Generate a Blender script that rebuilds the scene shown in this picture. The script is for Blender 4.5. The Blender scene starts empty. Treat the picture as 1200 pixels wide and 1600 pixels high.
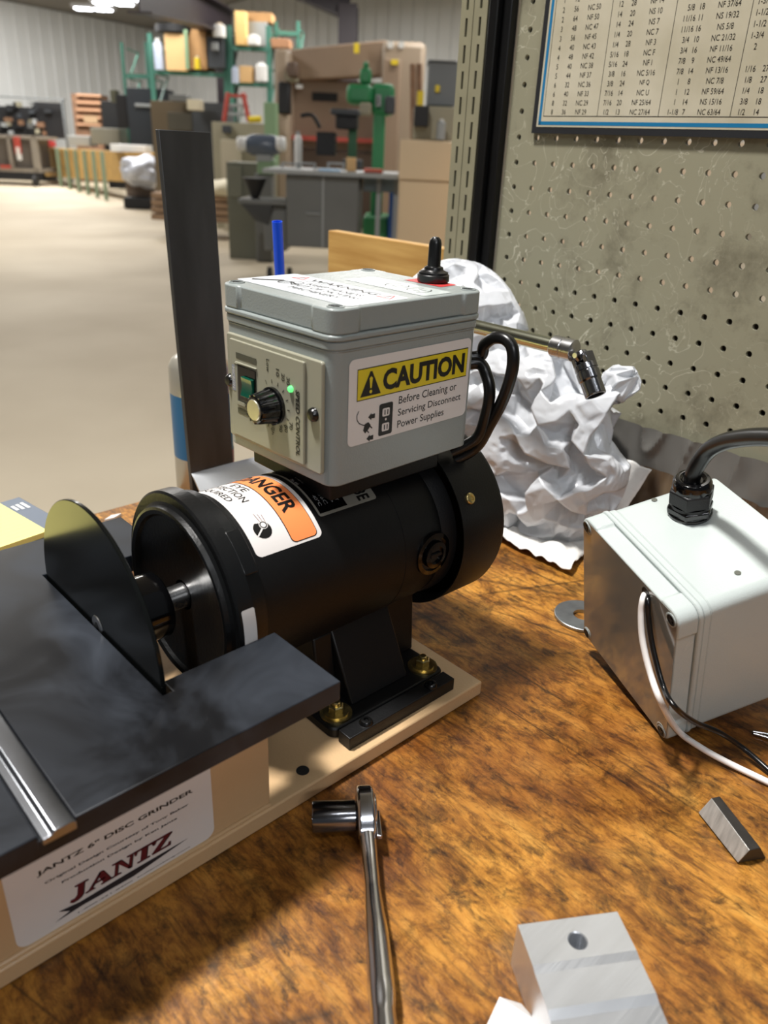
import bpy, bmesh, math, random
from mathutils import Vector, Matrix, noise
S = bpy.context.scene
COL = S.collection
PI = math.pi
random.seed(7)
# ------------------------------------------------------------------ camera
F_PX, PITCH, ROLL, GYAW = 1218.39, 0.43648, 0.0467, 0.76387
CAM = Vector((0, 0, 0.372))
FLOOR = -0.918
def _axes():
    fw = Vector((0, math.cos(PITCH), -math.sin(PITCH))); rt = Vector((1, 0, 0)); up = rt.cross(fw)
    r2 = math.cos(ROLL)*rt + math.sin(ROLL)*up; u2 = -math.sin(ROLL)*rt + math.cos(ROLL)*up
    ca, sa = math.cos(GYAW), math.sin(GYAW)
    g = lambda v: Vector((ca*v.x+sa*v.y, -sa*v.x+ca*v.y, v.z))
    return g(r2), g(u2), g(fw), g(Vector((1, 0, 0))), g(Vector((0, 1, 0)))
RT, UP, FW, UH, VH = _axes()
cam_data = bpy.data.cameras.new('camera'); cam = bpy.data.objects.new('camera', cam_data); COL.objects.link(cam)
cam.matrix_world = Matrix(((RT.x, UP.x, -FW.x, CAM.x), (RT.y, UP.y, -FW.y, CAM.y), (RT.z, UP.z, -FW.z, CAM.z), (0, 0, 0, 1)))
cam_data.sensor_fit = 'VERTICAL'; cam_data.sensor_height = 34.6
cam_data.lens = F_PX/1600*34.6
cam_data.clip_start = 0.02; cam_data.clip_end = 200
cam_data.dof.use_dof = True; cam_data.dof.focus_distance = 0.56; cam_data.dof.aperture_fstop = 8.0
S.camera = cam
# ------------------------------------------------------------------ light and exposure
S.view_settings.view_transform = 'Standard'; S.view_settings.look = 'None'
S.view_settings.exposure = 0.0; S.view_settings.gamma = 1.0; S.view_settings.use_curve_mapping = False
w = bpy.data.worlds.new('world'); S.world = w; w.use_nodes = True
w.node_tree.nodes['Background'].inputs[0].default_value = (0.75, 0.8, 0.85, 1)
w.node_tree.nodes['Background'].inputs[1].default_value = 0.09
def area(name, loc, target, sx, sy, power, col=(1, 0.97, 0.92), spin=0):
    d = bpy.data.lights.new(name, 'AREA'); d.shape = 'RECTANGLE'; d.size = sx; d.size_y = sy; d.energy = power; d.color = col
    o = bpy.data.objects.new(name, d); COL.objects.link(o); o.location = loc
    o.rotation_euler = (Vector(target)-Vector(loc)).to_track_quat('-Z', 'Y').to_euler()
    return o
area('shop_light_main', (-0.62, 1.15, 4.1), (0.35, 0.35, 0), 0.55, 0.3, 325, (1, 0.97, 0.93))
area('fill_light_behind', (-1.7, -3.5, 2.5), (0.4, 0.3, 0), 1.8, 0.35, 48, (0.95, 0.97, 1))  # added fill from behind the camera for the front faces
area('highlight_strip', (-0.35, -0.7, 2.2), (0.35, 0.3, 0), 1.2, 0.06, 9, (0.93, 0.96, 1))  # added strip, out of frame, giving highlight lines on the chrome
# ------------------------------------------------------------------ pixel rays -> points of the place
def ray(px, py): return RT*((px-600)/F_PX) + UP*(-(py-800)/F_PX) + FW
def hit(px, py, o, n):
    d = ray(px, py); n = Vector(n); return CAM + d*((Vector(o)-CAM).dot(n)/d.dot(n))
def onX(px, py, x): return hit(px, py, (x, 0, 0), (1, 0, 0))
def onY(px, py, y): return hit(px, py, (0, y, 0), (0, 1, 0))
def onZ(px, py, z): return hit(px, py, (0, 0, z), (0, 0, 1))
def at(px, py, v):
    d = ray(px, py); return CAM + d*(v/d.dot(VH))
# ------------------------------------------------------------------ materials
def lin(h):
    h = h.lstrip('#'); c = [int(h[i:i+2], 16)/255 for i in (0, 2, 4)]
    return tuple(x/12.92 if x <= .04045 else ((x+.055)/1.055)**2.4 for x in c) + (1,)
MATS = {}
def mat(name, col, rough=.5, metal=0, var=0, scale=20, bump=0, bscale=200, emit=0, trans=0, alpha=1, coat=0, stretch=(1, 1, 1), sub=0, spec=None, col2=None):
    if name in MATS: return MATS[name]
    m = bpy.data.materials.new(name); m.use_nodes = True; nt = m.node_tree; b = nt.nodes['Principled BSDF']
    c = lin(col) if isinstance(col, str) else col
    b.inputs['Base Color'].default_value = c; b.inputs['Roughness'].default_value = rough; b.inputs['Metallic'].default_value = metal
    if spec is not None: b.inputs['Specular IOR Level'].default_value = spec
    if coat: b.inputs['Coat Weight'].default_value = coat; b.inputs['Coat Roughness'].default_value = .08
    if trans: b.inputs['Transmission Weight'].default_value = trans
    if alpha < 1: b.inputs['Alpha'].default_value = alpha
    if emit: b.inputs['Emission Color'].default_value = c; b.inputs['Emission Strength'].default_value = emit
    tc = nt.nodes.new('ShaderNodeTexCoord'); mp = nt.nodes.new('ShaderNodeMapping'); mp.inputs['Scale'].default_value = stretch
    nt.links.new(tc.outputs['Object'], mp.inputs[0])
    n = nt.nodes.new('ShaderNodeTexNoise'); n.inputs['Scale'].default_value = scale; n.inputs['Detail'].default_value = 6
    nt.links.new(mp.outputs[0], n.inputs['Vector'])
    if var or col2:
        r = nt.nodes.new('ShaderNodeValToRGB'); r.color_ramp.elements[0].position = .3; r.color_ramp.elements[1].position = .7
        if col2: a, d = c, (lin(col2) if isinstance(col2, str) else col2)
        else: a = tuple(x*(1-var) for x in c[:3])+(1,); d = tuple(min(1, x*(1+var)) for x in c[:3])+(1,)
        r.color_ramp.elements[0].color = a; r.color_ramp.elements[1].color = d
        nt.links.new(n.outputs['Fac'], r.inputs[0]); nt.links.new(r.outputs[0], b.inputs['Base Color'])
    mr = nt.nodes.new('ShaderNodeMapRange'); mr.inputs['To Min'].default_value = max(.02, rough*.85); mr.inputs['To Max'].default_value = min(1, rough*1.15)
    nt.links.new(n.outputs['Fac'], mr.inputs[0]); nt.links.new(mr.outputs[0], b.inputs['Roughness'])
    if bump:
        n2 = nt.nodes.new('ShaderNodeTexNoise'); n2.inputs['Scale'].default_value = bscale; nt.links.new(mp.outputs[0], n2.inputs['Vector'])
        bp = nt.nodes.new('ShaderNodeBump'); bp.inputs['Strength'].default_value = bump; bp.inputs['Distance'].default_value = .001
        nt.links.new(n2.outputs['Fac'], bp.inputs['Height']); nt.links.new(bp.outputs[0], b.inputs['Normal'])
    MATS[name] = m; return m
def nodes(m): return m.node_tree.nodes, m.node_tree.links, m.node_tree.nodes['Principled BSDF']

grey_abs = mat('grey_abs', '#8f9694', .3, bump=.15, bscale=900, var=.02)
panel_grey = mat('panel_grey', '#989684', .3)
black_paint = mat('black_paint', '#070708', .46, bump=.12, bscale=700, spec=.35)
black_matte = mat('black_matte', '#08080a', .5, bump=.2, bscale=900)
black_gloss = mat('black_gloss', '#060607', .12, coat=.4)
rubber = mat('rubber_black', '#0a0a0b', .3)
tan_paint = mat('tan_paint', '#c3a37b', .35, bump=.2, bscale=500, var=.03)
steel = mat('steel', '#b8b8b8', .28, 1, var=.1, scale=60)
chrome = mat('chrome', '#dcdde2', .16, 1)
zinc_yellow = mat('zinc_yellow', '#d6c184', .3, 1, var=.2, scale=200)
zinc = mat('zinc', '#a3a9ac', .4, 1, var=.15, scale=80)
dark_steel = mat('dark_steel', '#48494b', .42, .55, var=.25, scale=14, stretch=(3, 3, .6))
gun = mat('gun_chrome', '#8c8c90', .18, 1)
alu = mat('milled_aluminium', '#d3d6da', .34, .85, var=.06, scale=9, bump=.1, bscale=60, stretch=(1, 12, 1))
alu_dull = mat('dull_aluminium', '#d3d7dc', .45, .5, var=.05)
paper_white = mat('sticker_white', '#d9d5d2', .4)
ink = mat('ink_black', '#0d0c0c', .4)
yellow = mat('sticker_yellow', '#d6c320', .4)
orange = mat('sticker_orange', '#f08a50', .4)
red = mat('ink_red', '#d04040', .4)
maroon = mat('ink_maroon', '#5a1420', .4)
navy = mat('ink_navy', '#23242c', .4)
silver_lab = mat('label_silver', '#7f7d74', .4)
clear_lab = mat('label_pale', '#c3cbc8', .25)
green_rock = mat('rocker_green', '#0a4a38', .15, coat=.5)
led = mat('led_green', '#5fe07a', .2, emit=1.2)
screw_black = mat('screw_black', '#0b0b0b', .25)
white_wire = mat('wire_white', '#e8e4e0', .3)

# bench top: worn oiled wood
bench_m = mat('bench_wood', '#8a5a24', .42)
def bench_nodes():
    N, L, B = nodes(bench_m)
    tc = N.new('ShaderNodeTexCoord')
    def nz(scale, st=(1, 1, 1), det=8, rot=0, dist=0, rough=.6):
        mp = N.new('ShaderNodeMapping'); mp.inputs['Scale'].default_value = st; mp.inputs['Rotation'].default_value = (0, 0, rot)
        L.new(tc.outputs['Object'], mp.inputs[0]); n = N.new('ShaderNodeTexNoise'); n.inputs['Scale'].default_value = scale
        n.inputs['Detail'].default_value = det; n.inputs['Distortion'].default_value = dist; n.inputs['Roughness'].default_value = rough
        L.new(mp.outputs[0], n.inputs['Vector']); return n.outputs['Fac']
    def ramp(f, ps):
        r = N.new('ShaderNodeValToRGB'); e = r.color_ramp.elements
        while len(e) < len(ps): e.new(.5)
        for k, (p, c) in enumerate(ps): e[k].position = p; e[k].color = lin(c) if isinstance(c, str) else c
        L.new(f, r.inputs[0]); return r.outputs[0]
    def mix(kind, f, a, b):
        m = N.new('ShaderNodeMix'); m.data_type = 'RGBA'; m.blend_type = kind
        if isinstance(f, float): m.inputs[0].default_value = f
        else: L.new(f, m.inputs[0])
        L.new(a, m.inputs[6]); L.new(b, m.inputs[7]); return m.outputs[2]
    W = lambda a: (a, a, a, 1)
    mottle = ramp(nz(120, (1, .5, 1), 8, .5, .8, .8), [(.38, '#6a4018'), (.52, W(1))])
    base = ramp(nz(42, (1, .5, 1), 12, 0.2, .4, .74), [(.3, '#4c280c'), (.42, '#8f5d20'), (.54, '#bd8434'), (.7, '#cf9b48')])
    fibre = ramp(nz(330, (1, .10, 1), 6, .1, 0, .7), [(.36, W(.35)), (.52, W(1))])
    c = mix('MULTIPLY', .75, mix('MULTIPLY', .6, base, mottle), fibre)
    stain = ramp(nz(26, (1, .8, 1), 8, .4, 1.2, .75), [(.36, W(.18)), (.5, W(1))])
    c = mix('MULTIPLY', .75, c, stain)
    speck = ramp(nz(95, (1, .6, 1), 5, .9, .4, .7), [(.33, '#1c0e06'), (.45, W(1))])
    c = mix('MULTIPLY', .7, c, speck)
    # broad darker, redder noise patches: shade beside the grinder put into the wood colour
    big = ramp(nz(4.2, (1, 1, 1), 5, 0, .5), [(.36, '#8a5638'), (.6, W(1))])
    c = mix('MULTIPLY', .75, c, big)
    # long scratches and joints
    for rot, sc, th in ((.15, 5, .012), (1.2, 4, .01), (-.5, 6, .008)):
        mp = N.new('ShaderNodeMapping'); mp.inputs['Scale'].default_value = (sc, sc*.35, 1); mp.inputs['Rotation'].default_value = (0, 0, rot)
        L.new(tc.outputs['Object'], mp.inputs[0]); v = N.new('ShaderNodeTexVoronoi'); v.feature = 'DISTANCE_TO_EDGE'; v.inputs['Scale'].default_value = 1.6
        L.new(mp.outputs[0], v.inputs['Vector'])
        k = ramp(v.outputs['Distance'], [(0, W(.25)), (th, W(1))])
        gate = ramp(nz(6, rot=rot+2), [(.47, W(0)), (.56, W(.9))])
        c = mix('MULTIPLY', gate, c, k)
    pale = ramp(nz(12, rot=.7, dist=.8), [(.62, W(0)), (.8, W(.22))])
    g = N.new('ShaderNodeRGB'); g.outputs[0].default_value = lin('#a79682'); c = mix('MIX', pale, c, g.outputs[0])
    L.new(c, B.inputs['Base Color'])
    rr = ramp(nz(20), [(.3, W(.34)), (.7, W(.55))]); L.new(rr, B.inputs['Roughness'])
    bp = N.new('ShaderNodeBump'); bp.inputs['Strength'].default_value = .35; bp.inputs['Distance'].default_value = .001
    L.new(nz(150, (1, .2, 1), 6), bp.inputs['Height']); L.new(bp.outputs[0], B.inputs['Normal'])
    B.inputs['Specular IOR Level'].default_value = .45
bench_nodes()
# tool rest: black with bluish smudges
rest_m = mat('rest_black', '#15161a', .3, spec=.3)
def rest_nodes():
    N, L, B = nodes(rest_m); tc = N.new('ShaderNodeTexCoord')
    n = N.new('ShaderNodeTexNoise'); n.inputs['Scale'].default_value = 14; n.inputs['Detail'].default_value = 5; n.inputs['Distortion'].default_value = .8
    L.new(tc.outputs['Object'], n.inputs['Vector'])
    r = N.new('ShaderNodeValToRGB'); r.color_ramp.elements[0].position = .42; r.color_ramp.elements[0].color = lin('#0c0d10')
    r.color_ramp.elements[1].position = .75; r.color_ramp.elements[1].color = lin('#31363e')
    L.new(n.outputs['Fac'], r.inputs[0]); L.new(r.outputs[0], B.inputs['Base Color'])
    m = N.new('ShaderNodeMapRange'); m.inputs['From Min'].default_value = .35; m.inputs['From Max'].default_value = .7
    m.inputs['To Min'].default_value = .3; m.inputs['To Max'].default_value = .5; L.new(n.outputs['Fac'], m.inputs[0]); L.new(m.outputs[0], B.inputs['Roughness'])
rest_nodes()
# pegboard paint with grime
peg_m = mat('pegboard_paint', '#8b8973', .5)
def peg_nodes():
    N, L, B = nodes(peg_m); tc = N.new('ShaderNodeTexCoord')
    n = N.new('ShaderNodeTexNoise'); n.inputs['Scale'].default_value = 9; n.inputs['Detail'].default_value = 12; n.inputs['Roughness'].default_value = .75
    L.new(tc.outputs['Object'], n.inputs['Vector'])
    r = N.new('ShaderNodeValToRGB'); r.color_ramp.elements[0].position = .3; r.color_ramp.elements[0].color = lin('#625d4c')
    r.color_ramp.elements[1].position = .5; r.color_ramp.elements[1].color = lin('#8b8873')
    L.new(n.outputs['Fac'], r.inputs[0])
    v = N.new('ShaderNodeTexNoise'); v.inputs['Scale'].default_value = 16; v.inputs['Detail'].default_value = 3; v.inputs['Distortion'].default_value = 2.5
    L.new(tc.outputs['Object'], v.inputs['Vector'])
    r2 = N.new('ShaderNodeValToRGB'); e = r2.color_ramp.elements; e[0].position = .493; e[0].color = (0, 0, 0, 1); e[1].position = .5; e[1].color = (.9, .9, .9, 1)
    x = e.new(.507); x.color = (0, 0, 0, 1)
    L.new(v.outputs['Fac'], r2.inputs[0])
    g = N.new('ShaderNodeTexNoise'); g.inputs['Scale'].default_value = 5; L.new(tc.outputs['Object'], g.inputs['Vector'])
    r3 = N.new('ShaderNodeValToRGB'); r3.color_ramp.elements[0].position = .42; r3.color_ramp.elements[1].position = .62
    L.new(g.outputs['Fac'], r3.inputs[0])
    mu = N.new('ShaderNodeMath'); mu.operation = 'MULTIPLY'; L.new(r2.outputs[0], mu.inputs[0]); L.new(r3.outputs[0], mu.inputs[1])
    m = N.new('ShaderNodeMix'); m.data_type = 'RGBA'; L.new(mu.outputs[0], m.inputs[0]); L.new(r.outputs[0], m.inputs[6]); m.inputs[7].default_value = lin('#c9c5b2')
    L.new(m.outputs[2], B.inputs['Base Color'])
peg_nodes()
# ------------------------------------------------------------------ mesh helpers
class MB:
    def __init__(s): s.v = []; s.f = []; s.m = []; s.ms = []
    def mi(s, m):
        if m not in s.ms: s.ms.append(m)
        return s.ms.index(m)
    def add(s, vs, fs, m, M=None):
        b = len(s.v); s.v += [(M @ Vector(p)) if M else Vector(p) for p in vs]
        k = s.mi(m)
        for f in fs: s.f.append([b+i for i in f]); s.m.append(k)
        return s
    def box(s, x0, y0, z0, x1, y1, z1, m, M=None):
        vs = [(x, y, z) for z in (z0, z1) for y in (y0, y1) for x in (x0, x1)]
        return s.add(vs, [(0, 2, 3, 1), (4, 5, 7, 6), (0, 1, 5, 4), (2, 6, 7, 3), (0, 4, 6, 2), (1, 3, 7, 5)], m, M)
    def prism(s, poly, z0, z1, m, M=None, cap=True):
        n = len(poly); vs = [(x, y, z0) for x, y in poly]+[(x, y, z1) for x, y in poly]
        fs = [(i, (i+1) % n, n+(i+1) % n, n+i) for i in range(n)]
        if cap: fs += [tuple(range(n))[::-1], tuple(range(n, 2*n))]
        return s.add(vs, fs, m, M)
    def lathe(s, prof, p0, ax, m, seg=32, M=None, mats=None):
        ax = Vector(ax).normalized(); a = ax.orthogonal().normalized(); b = ax.cross(a); p0 = Vector(p0)
        vs = []
        for h, r in prof:
            for k in range(seg):
                t = 2*PI*k/seg; vs.append(p0+ax*h+(a*math.cos(t)+b*math.sin(t))*max(r, 1e-6))
        for i in range(len(prof)-1):
            mm = mats[i] if mats else m
            s.add([vs[j] for j in range(i*seg, (i+2)*seg)], [(k, (k+1) % seg, seg+(k+1) % seg, seg+k) for k in range(seg)], mm, M)
        return s
    def cyl(s, p0, p1, r, m, r1=None, seg=24, M=None):
        p0, p1 = Vector(p0), Vector(p1); r1 = r if r1 is None else r1; h = (p1-p0).length
        return s.lathe([(0, 0), (0, r), (h, r1), (h, 0)], p0, p1-p0, m, seg, M)
    def tube(s, pts, r, m, seg=12, sub=6, closed=False, M=None):
        P = spline(pts, sub) if sub > 1 else [Vector(p) for p in pts]
        n = len(P); vs = []; up = None
        for i in range(n):
            t = (P[min(i+1, n-1)]-P[max(i-1, 0)]).normalized()
            if up is None: up = t.orthogonal().normalized()
            up = (up-t*up.dot(t)).normalized(); b = t.cross(up)
            rr = r(i/(n-1)) if callable(r) else r
            vs += [P[i]+(up*math.cos(2*PI*k/seg)+b*math.sin(2*PI*k/seg))*rr for k in range(seg)]
        fs = [(i*seg+k, i*seg+(k+1) % seg, (i+1)*seg+(k+1) % seg, (i+1)*seg+k) for i in range(n-1) for k in range(seg)]
        fs += [tuple(range(seg))[::-1], tuple(range((n-1)*seg, n*seg))]
        return s.add(vs, fs, m, M)
    def build(s, name, parent=None, smooth=True, bevel=0, weld=True, ang=35):
        me = bpy.data.meshes.new(name); me.from_pydata([tuple(p) for p in s.v], [], s.f); 
        for m in s.ms: me.materials.append(m)
        me.polygons.foreach_set('material_index', s.m); me.update()
        bm = bmesh.new(); bm.from_mesh(me)
        if weld: bmesh.ops.remove_doubles(bm, verts=bm.verts, dist=1e-6)
        bmesh.ops.dissolve_degenerate(bm, dist=1e-7, edges=bm.edges)
        if weld: bmesh.ops.recalc_face_normals(bm, faces=bm.faces)
        bm.to_mesh(me); bm.free()
        if smooth:
            me.polygons.foreach_set('use_smooth', [True]*len(me.polygons)); me.set_sharp_from_angle(angle=math.radians(ang))
        o = bpy.data.objects.new(name, me); COL.objects.link(o)
        if parent: o.parent = parent
        if bevel:
            b = o.modifiers.new('bevel', 'BEVEL'); b.width = bevel; b.segments = 2; b.limit_method = 'ANGLE'; b.angle_limit = math.radians(40)
        return o
def spline(pts, sub):
    P = [Vector(p) for p in pts]; out = []
    for i in range(len(P)-1):
        a, b, c, d = P[max(i-1, 0)], P[i], P[i+1], P[min(i+2, len(P)-1)]
        for k in range(sub):
            t = k/sub; out.append(.5*((2*b)+(c-a)*t+(2*a-5*b+4*c-d)*t*t+(3*b-a-3*c+d)*t**3))
    return out+[P[-1]]
def rr(x0, y0, x1, y1, r, seg=6):
    o = []
    for cx, cy, a in ((x1-r, y0+r, -PI/2), (x1-r, y1-r, 0), (x0+r, y1-r, PI/2), (x0+r, y0+r, PI)):
        o += [(cx+r*math.cos(a+PI/2*k/seg), cy+r*math.sin(a+PI/2*k/seg)) for k in range(seg+1)]
    return o
def ngon(cx, cy, r, n=16, a0=0): return [(cx+r*math.cos(a0+2*PI*k/n), cy+r*math.sin(a0+2*PI*k/n)) for k in range(n)]
def tag(o, label=None, cat=None, group=None, kind=None):
    if label: o['label'] = label
    if cat: o['category'] = cat
    if group: o['group'] = group
    if kind: o['kind'] = kind
    return o
def thing(name, label, cat, loc=(0, 0, 0), group=None):
    o = bpy.data.objects.new(name, None); COL.objects.link(o); o.empty_display_size = .02
    o.location = loc
    return tag(o, label, cat, group)
class Part(MB):
    """mesh given in world coordinates, parented to an Empty that may be offset"""
def put(mb, name, parent, **k):
    o = mb.build(name, None, **k)
    if parent:
        o.parent = parent
        M = Matrix.Identity(4); p = parent
        while p: M = p.matrix_basis @ M; p = p.parent
        o.matrix_basis = M.inverted()
    return o
# flat artwork: 2-D polygons in layers, mapped on a surface
class Art:
    def __init__(s): s.items = []
    def poly(s, pts, m, lay=1): s.items.append(([(x, y) for x, y in pts], [tuple(range(len(pts)))], m, lay)); return s
    def rect(s, x0, y0, x1, y1, m, lay=1, r=0):
        return s.poly(rr(min(x0, x1), min(y0, y1), max(x0, x1), max(y0, y1), r) if r else [(x0, y0), (x1, y0), (x1, y1), (x0, y1)], m, lay)
    def line(s, pts, wd, m, lay=2):
        for (x0, y0), (x1, y1) in zip(pts, pts[1:]):
            d = math.hypot(x1-x0, y1-y0) or 1; nx, ny = -(y1-y0)/d*wd/2, (x1-x0)/d*wd/2
            s.poly([(x0+nx, y0+ny), (x0-nx, y0-ny), (x1-nx, y1-ny), (x1+nx, y1+ny)], m, lay)
        return s
    def ring(s, x, y, r, wd, m, lay=2, n=20, a0=0, a1=2*PI):
        p = [(x+r*math.cos(a0+(a1-a0)*k/n), y+r*math.sin(a0+(a1-a0)*k/n)) for k in range(n+1)]; return s.line(p, wd, m, lay)
    def text(s, t, x0, y0, x1, y1, m, lay=2, bold=0, shear=0, rot=0, nat=0):
        c = bpy.data.curves.new('t', 'FONT'); c.body = t; c.size = 1; c.offset = bold; c.shear = shear; c.resolution_u = 3
        o = bpy.data.objects.new('t', c); me = bpy.data.meshes.new_from_object(o)
        P = [(v.co.x, v.co.y) for v in me.vertices]; fs = [tuple(p.vertices) for p in me.polygons]
        bpy.data.objects.remove(o); bpy.data.curves.remove(c); bpy.data.meshes.remove(me)
        if not P: return s
        a0, a1 = min(p[0] for p in P), max(p[0] for p in P); b0, b1 = min(p[1] for p in P), max(p[1] for p in P)
        if nat: xc, hw = (x0+x1)/2, (a1-a0)*(y1-y0)/(b1-b0)*nat/2; x0, x1 = xc-hw, xc+hw
        if rot:   # quarter turns counter-clockwise: text box given in turned frame
            Q = [((p[0]-a0)/(a1-a0), (p[1]-b0)/(b1-b0)) for p in P]
            if rot == 3: Q = [(q[1], 1-q[0]) for q in Q]
            if rot == 1: Q = [(1-q[1], q[0]) for q in Q]
            if rot == 2: Q = [(1-q[0], 1-q[1]) for q in Q]
        else: Q = [((p[0]-a0)/(a1-a0), (p[1]-b0)/max(b1-b0, 1e-6)) for p in P]
        s.items.append(([(x0+q[0]*(x1-x0), y0+q[1]*(y1-y0)) for q in Q], fs, m, lay)); return s
    def build(s, name, fn, parent=None, cut=0, step=.00012, base=.0001):
        mb = MB(); 
        for P, fs, m, lay in s.items:
            if cut:
                bm = bmesh.new(); vs = [bm.verts.new((x, y, 0)) for x, y in P]
                for f in fs:
                    try: bm.faces.new([vs[i] for i in f])
                    except ValueError: pass
                lo = min(p[0] for p in P); hi = max(p[0] for p in P); x = math.floor(lo/cut)*cut+cut
                while x < hi:
                    bmesh.ops.bisect_plane(bm, geom=bm.verts[:]+bm.edges[:]+bm.faces[:], plane_co=(x, 0, 0), plane_no=(1, 0, 0)); x += cut
                bm.verts.index_update(); P = [(v.co.x, v.co.y) for v in bm.verts]; fs = [tuple(v.index for v in f.verts) for f in bm.faces]; bm.free()
            mb.add([fn(x, y, base+step*lay) for x, y in P], fs, m)
        o = mb.build(name, None, smooth=bool(cut), weld=False)
        if parent:
            o.parent = parent; M = Matrix.Identity(4); p = parent
            while p: M = p.matrix_basis @ M; p = p.parent
            o.matrix_basis = M.inverted()
        return o
def plane_fn(o, ex, ey):
    o, ex, ey = Vector(o), Vector(ex).normalized(), Vector(ey).normalized(); n = ex.cross(ey)
    return lambda x, y, h: o+ex*x+ey*y+n*h
def plane_inv(o, ex, ey):
    o, ex, ey = Vector(o), Vector(ex).normalized(), Vector(ey).normalized(); n = ex.cross(ey)
    def f(px, py):
        p = hit(px, py, o, n)-o; return (p.dot(ex), p.dot(ey))
    return f
# ================================================================== THE SETTING
def UV(u, v, z): return Vector((CAM.x, CAM.y, 0))+Vector((UH.x, UH.y, 0))*u+Vector((VH.x, VH.y, 0))*v+Vector((0, 0, z))
def uv_of(p): d = p-CAM; return d.dot(UH), d.dot(VH)
def fv(px, py): return onZ(px, py, FLOOR).dot(VH)
UVM = Matrix(((UH.x, VH.x, 0, 0), (UH.y, VH.y, 0, 0), (0, 0, 1, 0), (0, 0, 0, 1)))
wall_m = mat('wall_panel', '#c9cbca', .45, var=.03, scale=1)
ceil_m = mat('ceiling_liner', '#8f8b84', .8)
floor_m = mat('concrete', '#bfb39c', .7, col2='#a99c86', scale=.55, bump=.1, bscale=20)
beam_m = mat('beam_purple_black', '#2a2028', .5)
C0 = (-8.9, 31.5); LD = (-.5, -.866); BD = (.866, -.5); Z0 = at(233, 45, 31.5).z; SL = .16
def cw(a, b): return (C0[0]+LD[0]*a+BD[0]*b, C0[1]+LD[1]*a+BD[1]*b)
def wall(name, n, alongB, top):
    mb = MB(); step = .42
    def P(t, off, z):
        u, v = cw(off, t) if alongB else cw(t, off); return UV(u, v, z)
    for i in range(n):
        t0 = i*step; prof = [(0, 0), (.3, 0), (.33, .04), (.39, .04), (.42, 0)]
        for (a, o0), (b, o1) in zip(prof, prof[1:]):
            mb.add([P(t0+a, o0, FLOOR), P(t0+b, o1, FLOOR), P(t0+b, o1, top(t0+b)), P(t0+a, o0, top(t0+a))], [(0, 1, 2, 3)], wall_m)
    return tag(mb.build(name, smooth=False), kind='structure')
wall('wall_left', 75, False, lambda t: Z0)
wall('wall_back', 56, True, lambda t: Z0+t*SL)
mb = MB(); p = [UV(*cw(-.2, -.2), Z0), UV(*cw(36, -.2), Z0), UV(*cw(36, 26), Z0+26*SL), UV(*cw(-.2, 26), Z0+26*SL)]
mb.add(p+[q+Vector((0, 0, .2)) for q in p], [(0, 1, 2, 3), (4, 5, 6, 7), (0, 1, 5, 4), (1, 2, 6, 5), (2, 3, 7, 6), (3, 0, 4, 7)], ceil_m)
tag(mb.build('ceiling', smooth=False), kind='structure')
mb = MB(); mb.box(-22, -6, FLOOR-.1, 26, 40, FLOOR, floor_m, UVM)
tag(mb.build('floor', smooth=False), kind='structure')
def beam(name, pts, wd, m=beam_m):
    mb = MB(); P = [Vector(p) for p in pts]
    for a, b in zip(P, P[1:]):
        d = (b-a).normalized(); s_ = d.cross(Vector((0, 0, 1))); s_ = s_.normalized() if s_.length > .1 else Vector((UH.x, UH.y, 0)); t = d.cross(s_).normalized()
        for k, (w_, h_) in enumerate(((wd, .03), (.03, wd*1.3), (wd, .03))):
            off = t*((k-1)*wd*.65)
            vs = [a+off+s_*x*w_/2+t*y*h_/2 for x, y in ((-1, -1), (1, -1), (1, 1), (-1, 1))]+[b+off+s_*x*w_/2+t*y*h_/2 for x, y in ((-1, -1), (1, -1), (1, 1), (-1, 1))]
            mb.add(vs, [(0, 1, 2, 3), (4, 5, 6, 7), (0, 1, 5, 4), (1, 2, 6, 5), (2, 3, 7, 6), (3, 0, 4, 7)], m)
    return tag(mb.build(name, smooth=False), kind='structure')
bv = 24.5
q = at(545, 100, bv); beam('trim_1', [Vector((q.x, q.y, FLOOR)), at(545, 8, bv)], .5)
beam('trim_2', [at(545, 10, bv), at(480, -18, bv-.2), at(380, -70, bv-1)], .45)
beam('trim_3', [at(215, -12, 15), at(300, 12, 18), at(362, 42, 22.3)], .42)
q = at(352, 60, 22.5); beam('trim_4', [Vector((q.x, q.y, FLOOR)), q], .4)
# hall lights: fixtures that can be seen, with their lamps; more lamps further along the ceiling
lamp_m = mat('lamp_face', '#f4f6ff', .3, emit=14)
housing_m = mat('lamp_housing', '#9a9a98', .4)
def high_bay(px, py, v, k):
    p = at(px, py, v); t = thing('high_bay_light', ['bright ceiling light furthest to the left of the row above the white wall', 'bright ceiling light in the middle of the row of three', 'ceiling light cut by the top edge, rightmost of the three'][k], 'ceiling light', p, 'hall ceiling lights')
    mb = MB()
    for s_ in (-1, 1): mb.box(s_*.22-.17, -.12, -.02, s_*.22+.17, .12, 0, lamp_m, UVM)
    mb.build('lamp_lens', t, smooth=False)
    mb = MB(); mb.box(-.46, -.16, 0.001, .46, .16, .08, housing_m, UVM); mb.box(-.02, -.02, .08, .02, .02, .6, housing_m, UVM); mb.build('lamp_housing', t, smooth=False)
for k, a in enumerate(((146, 14, 20.5), (177, 5, 19.3), (207, -1, 18))): high_bay(*a, k)
for i, (u, v, pw) in enumerate(((-9.0, 22, 800), (-5, 17, 360), (-1, 20, 420), (-6.5, 10, 330), (1.5, 13, 260), (3.5, 8, 130))):
    l = UV(u, v, 4.1); area('hall_light', l, (l.x, l.y, 0), 3.0, 2.0, pw, (1, .97, .93))

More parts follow.
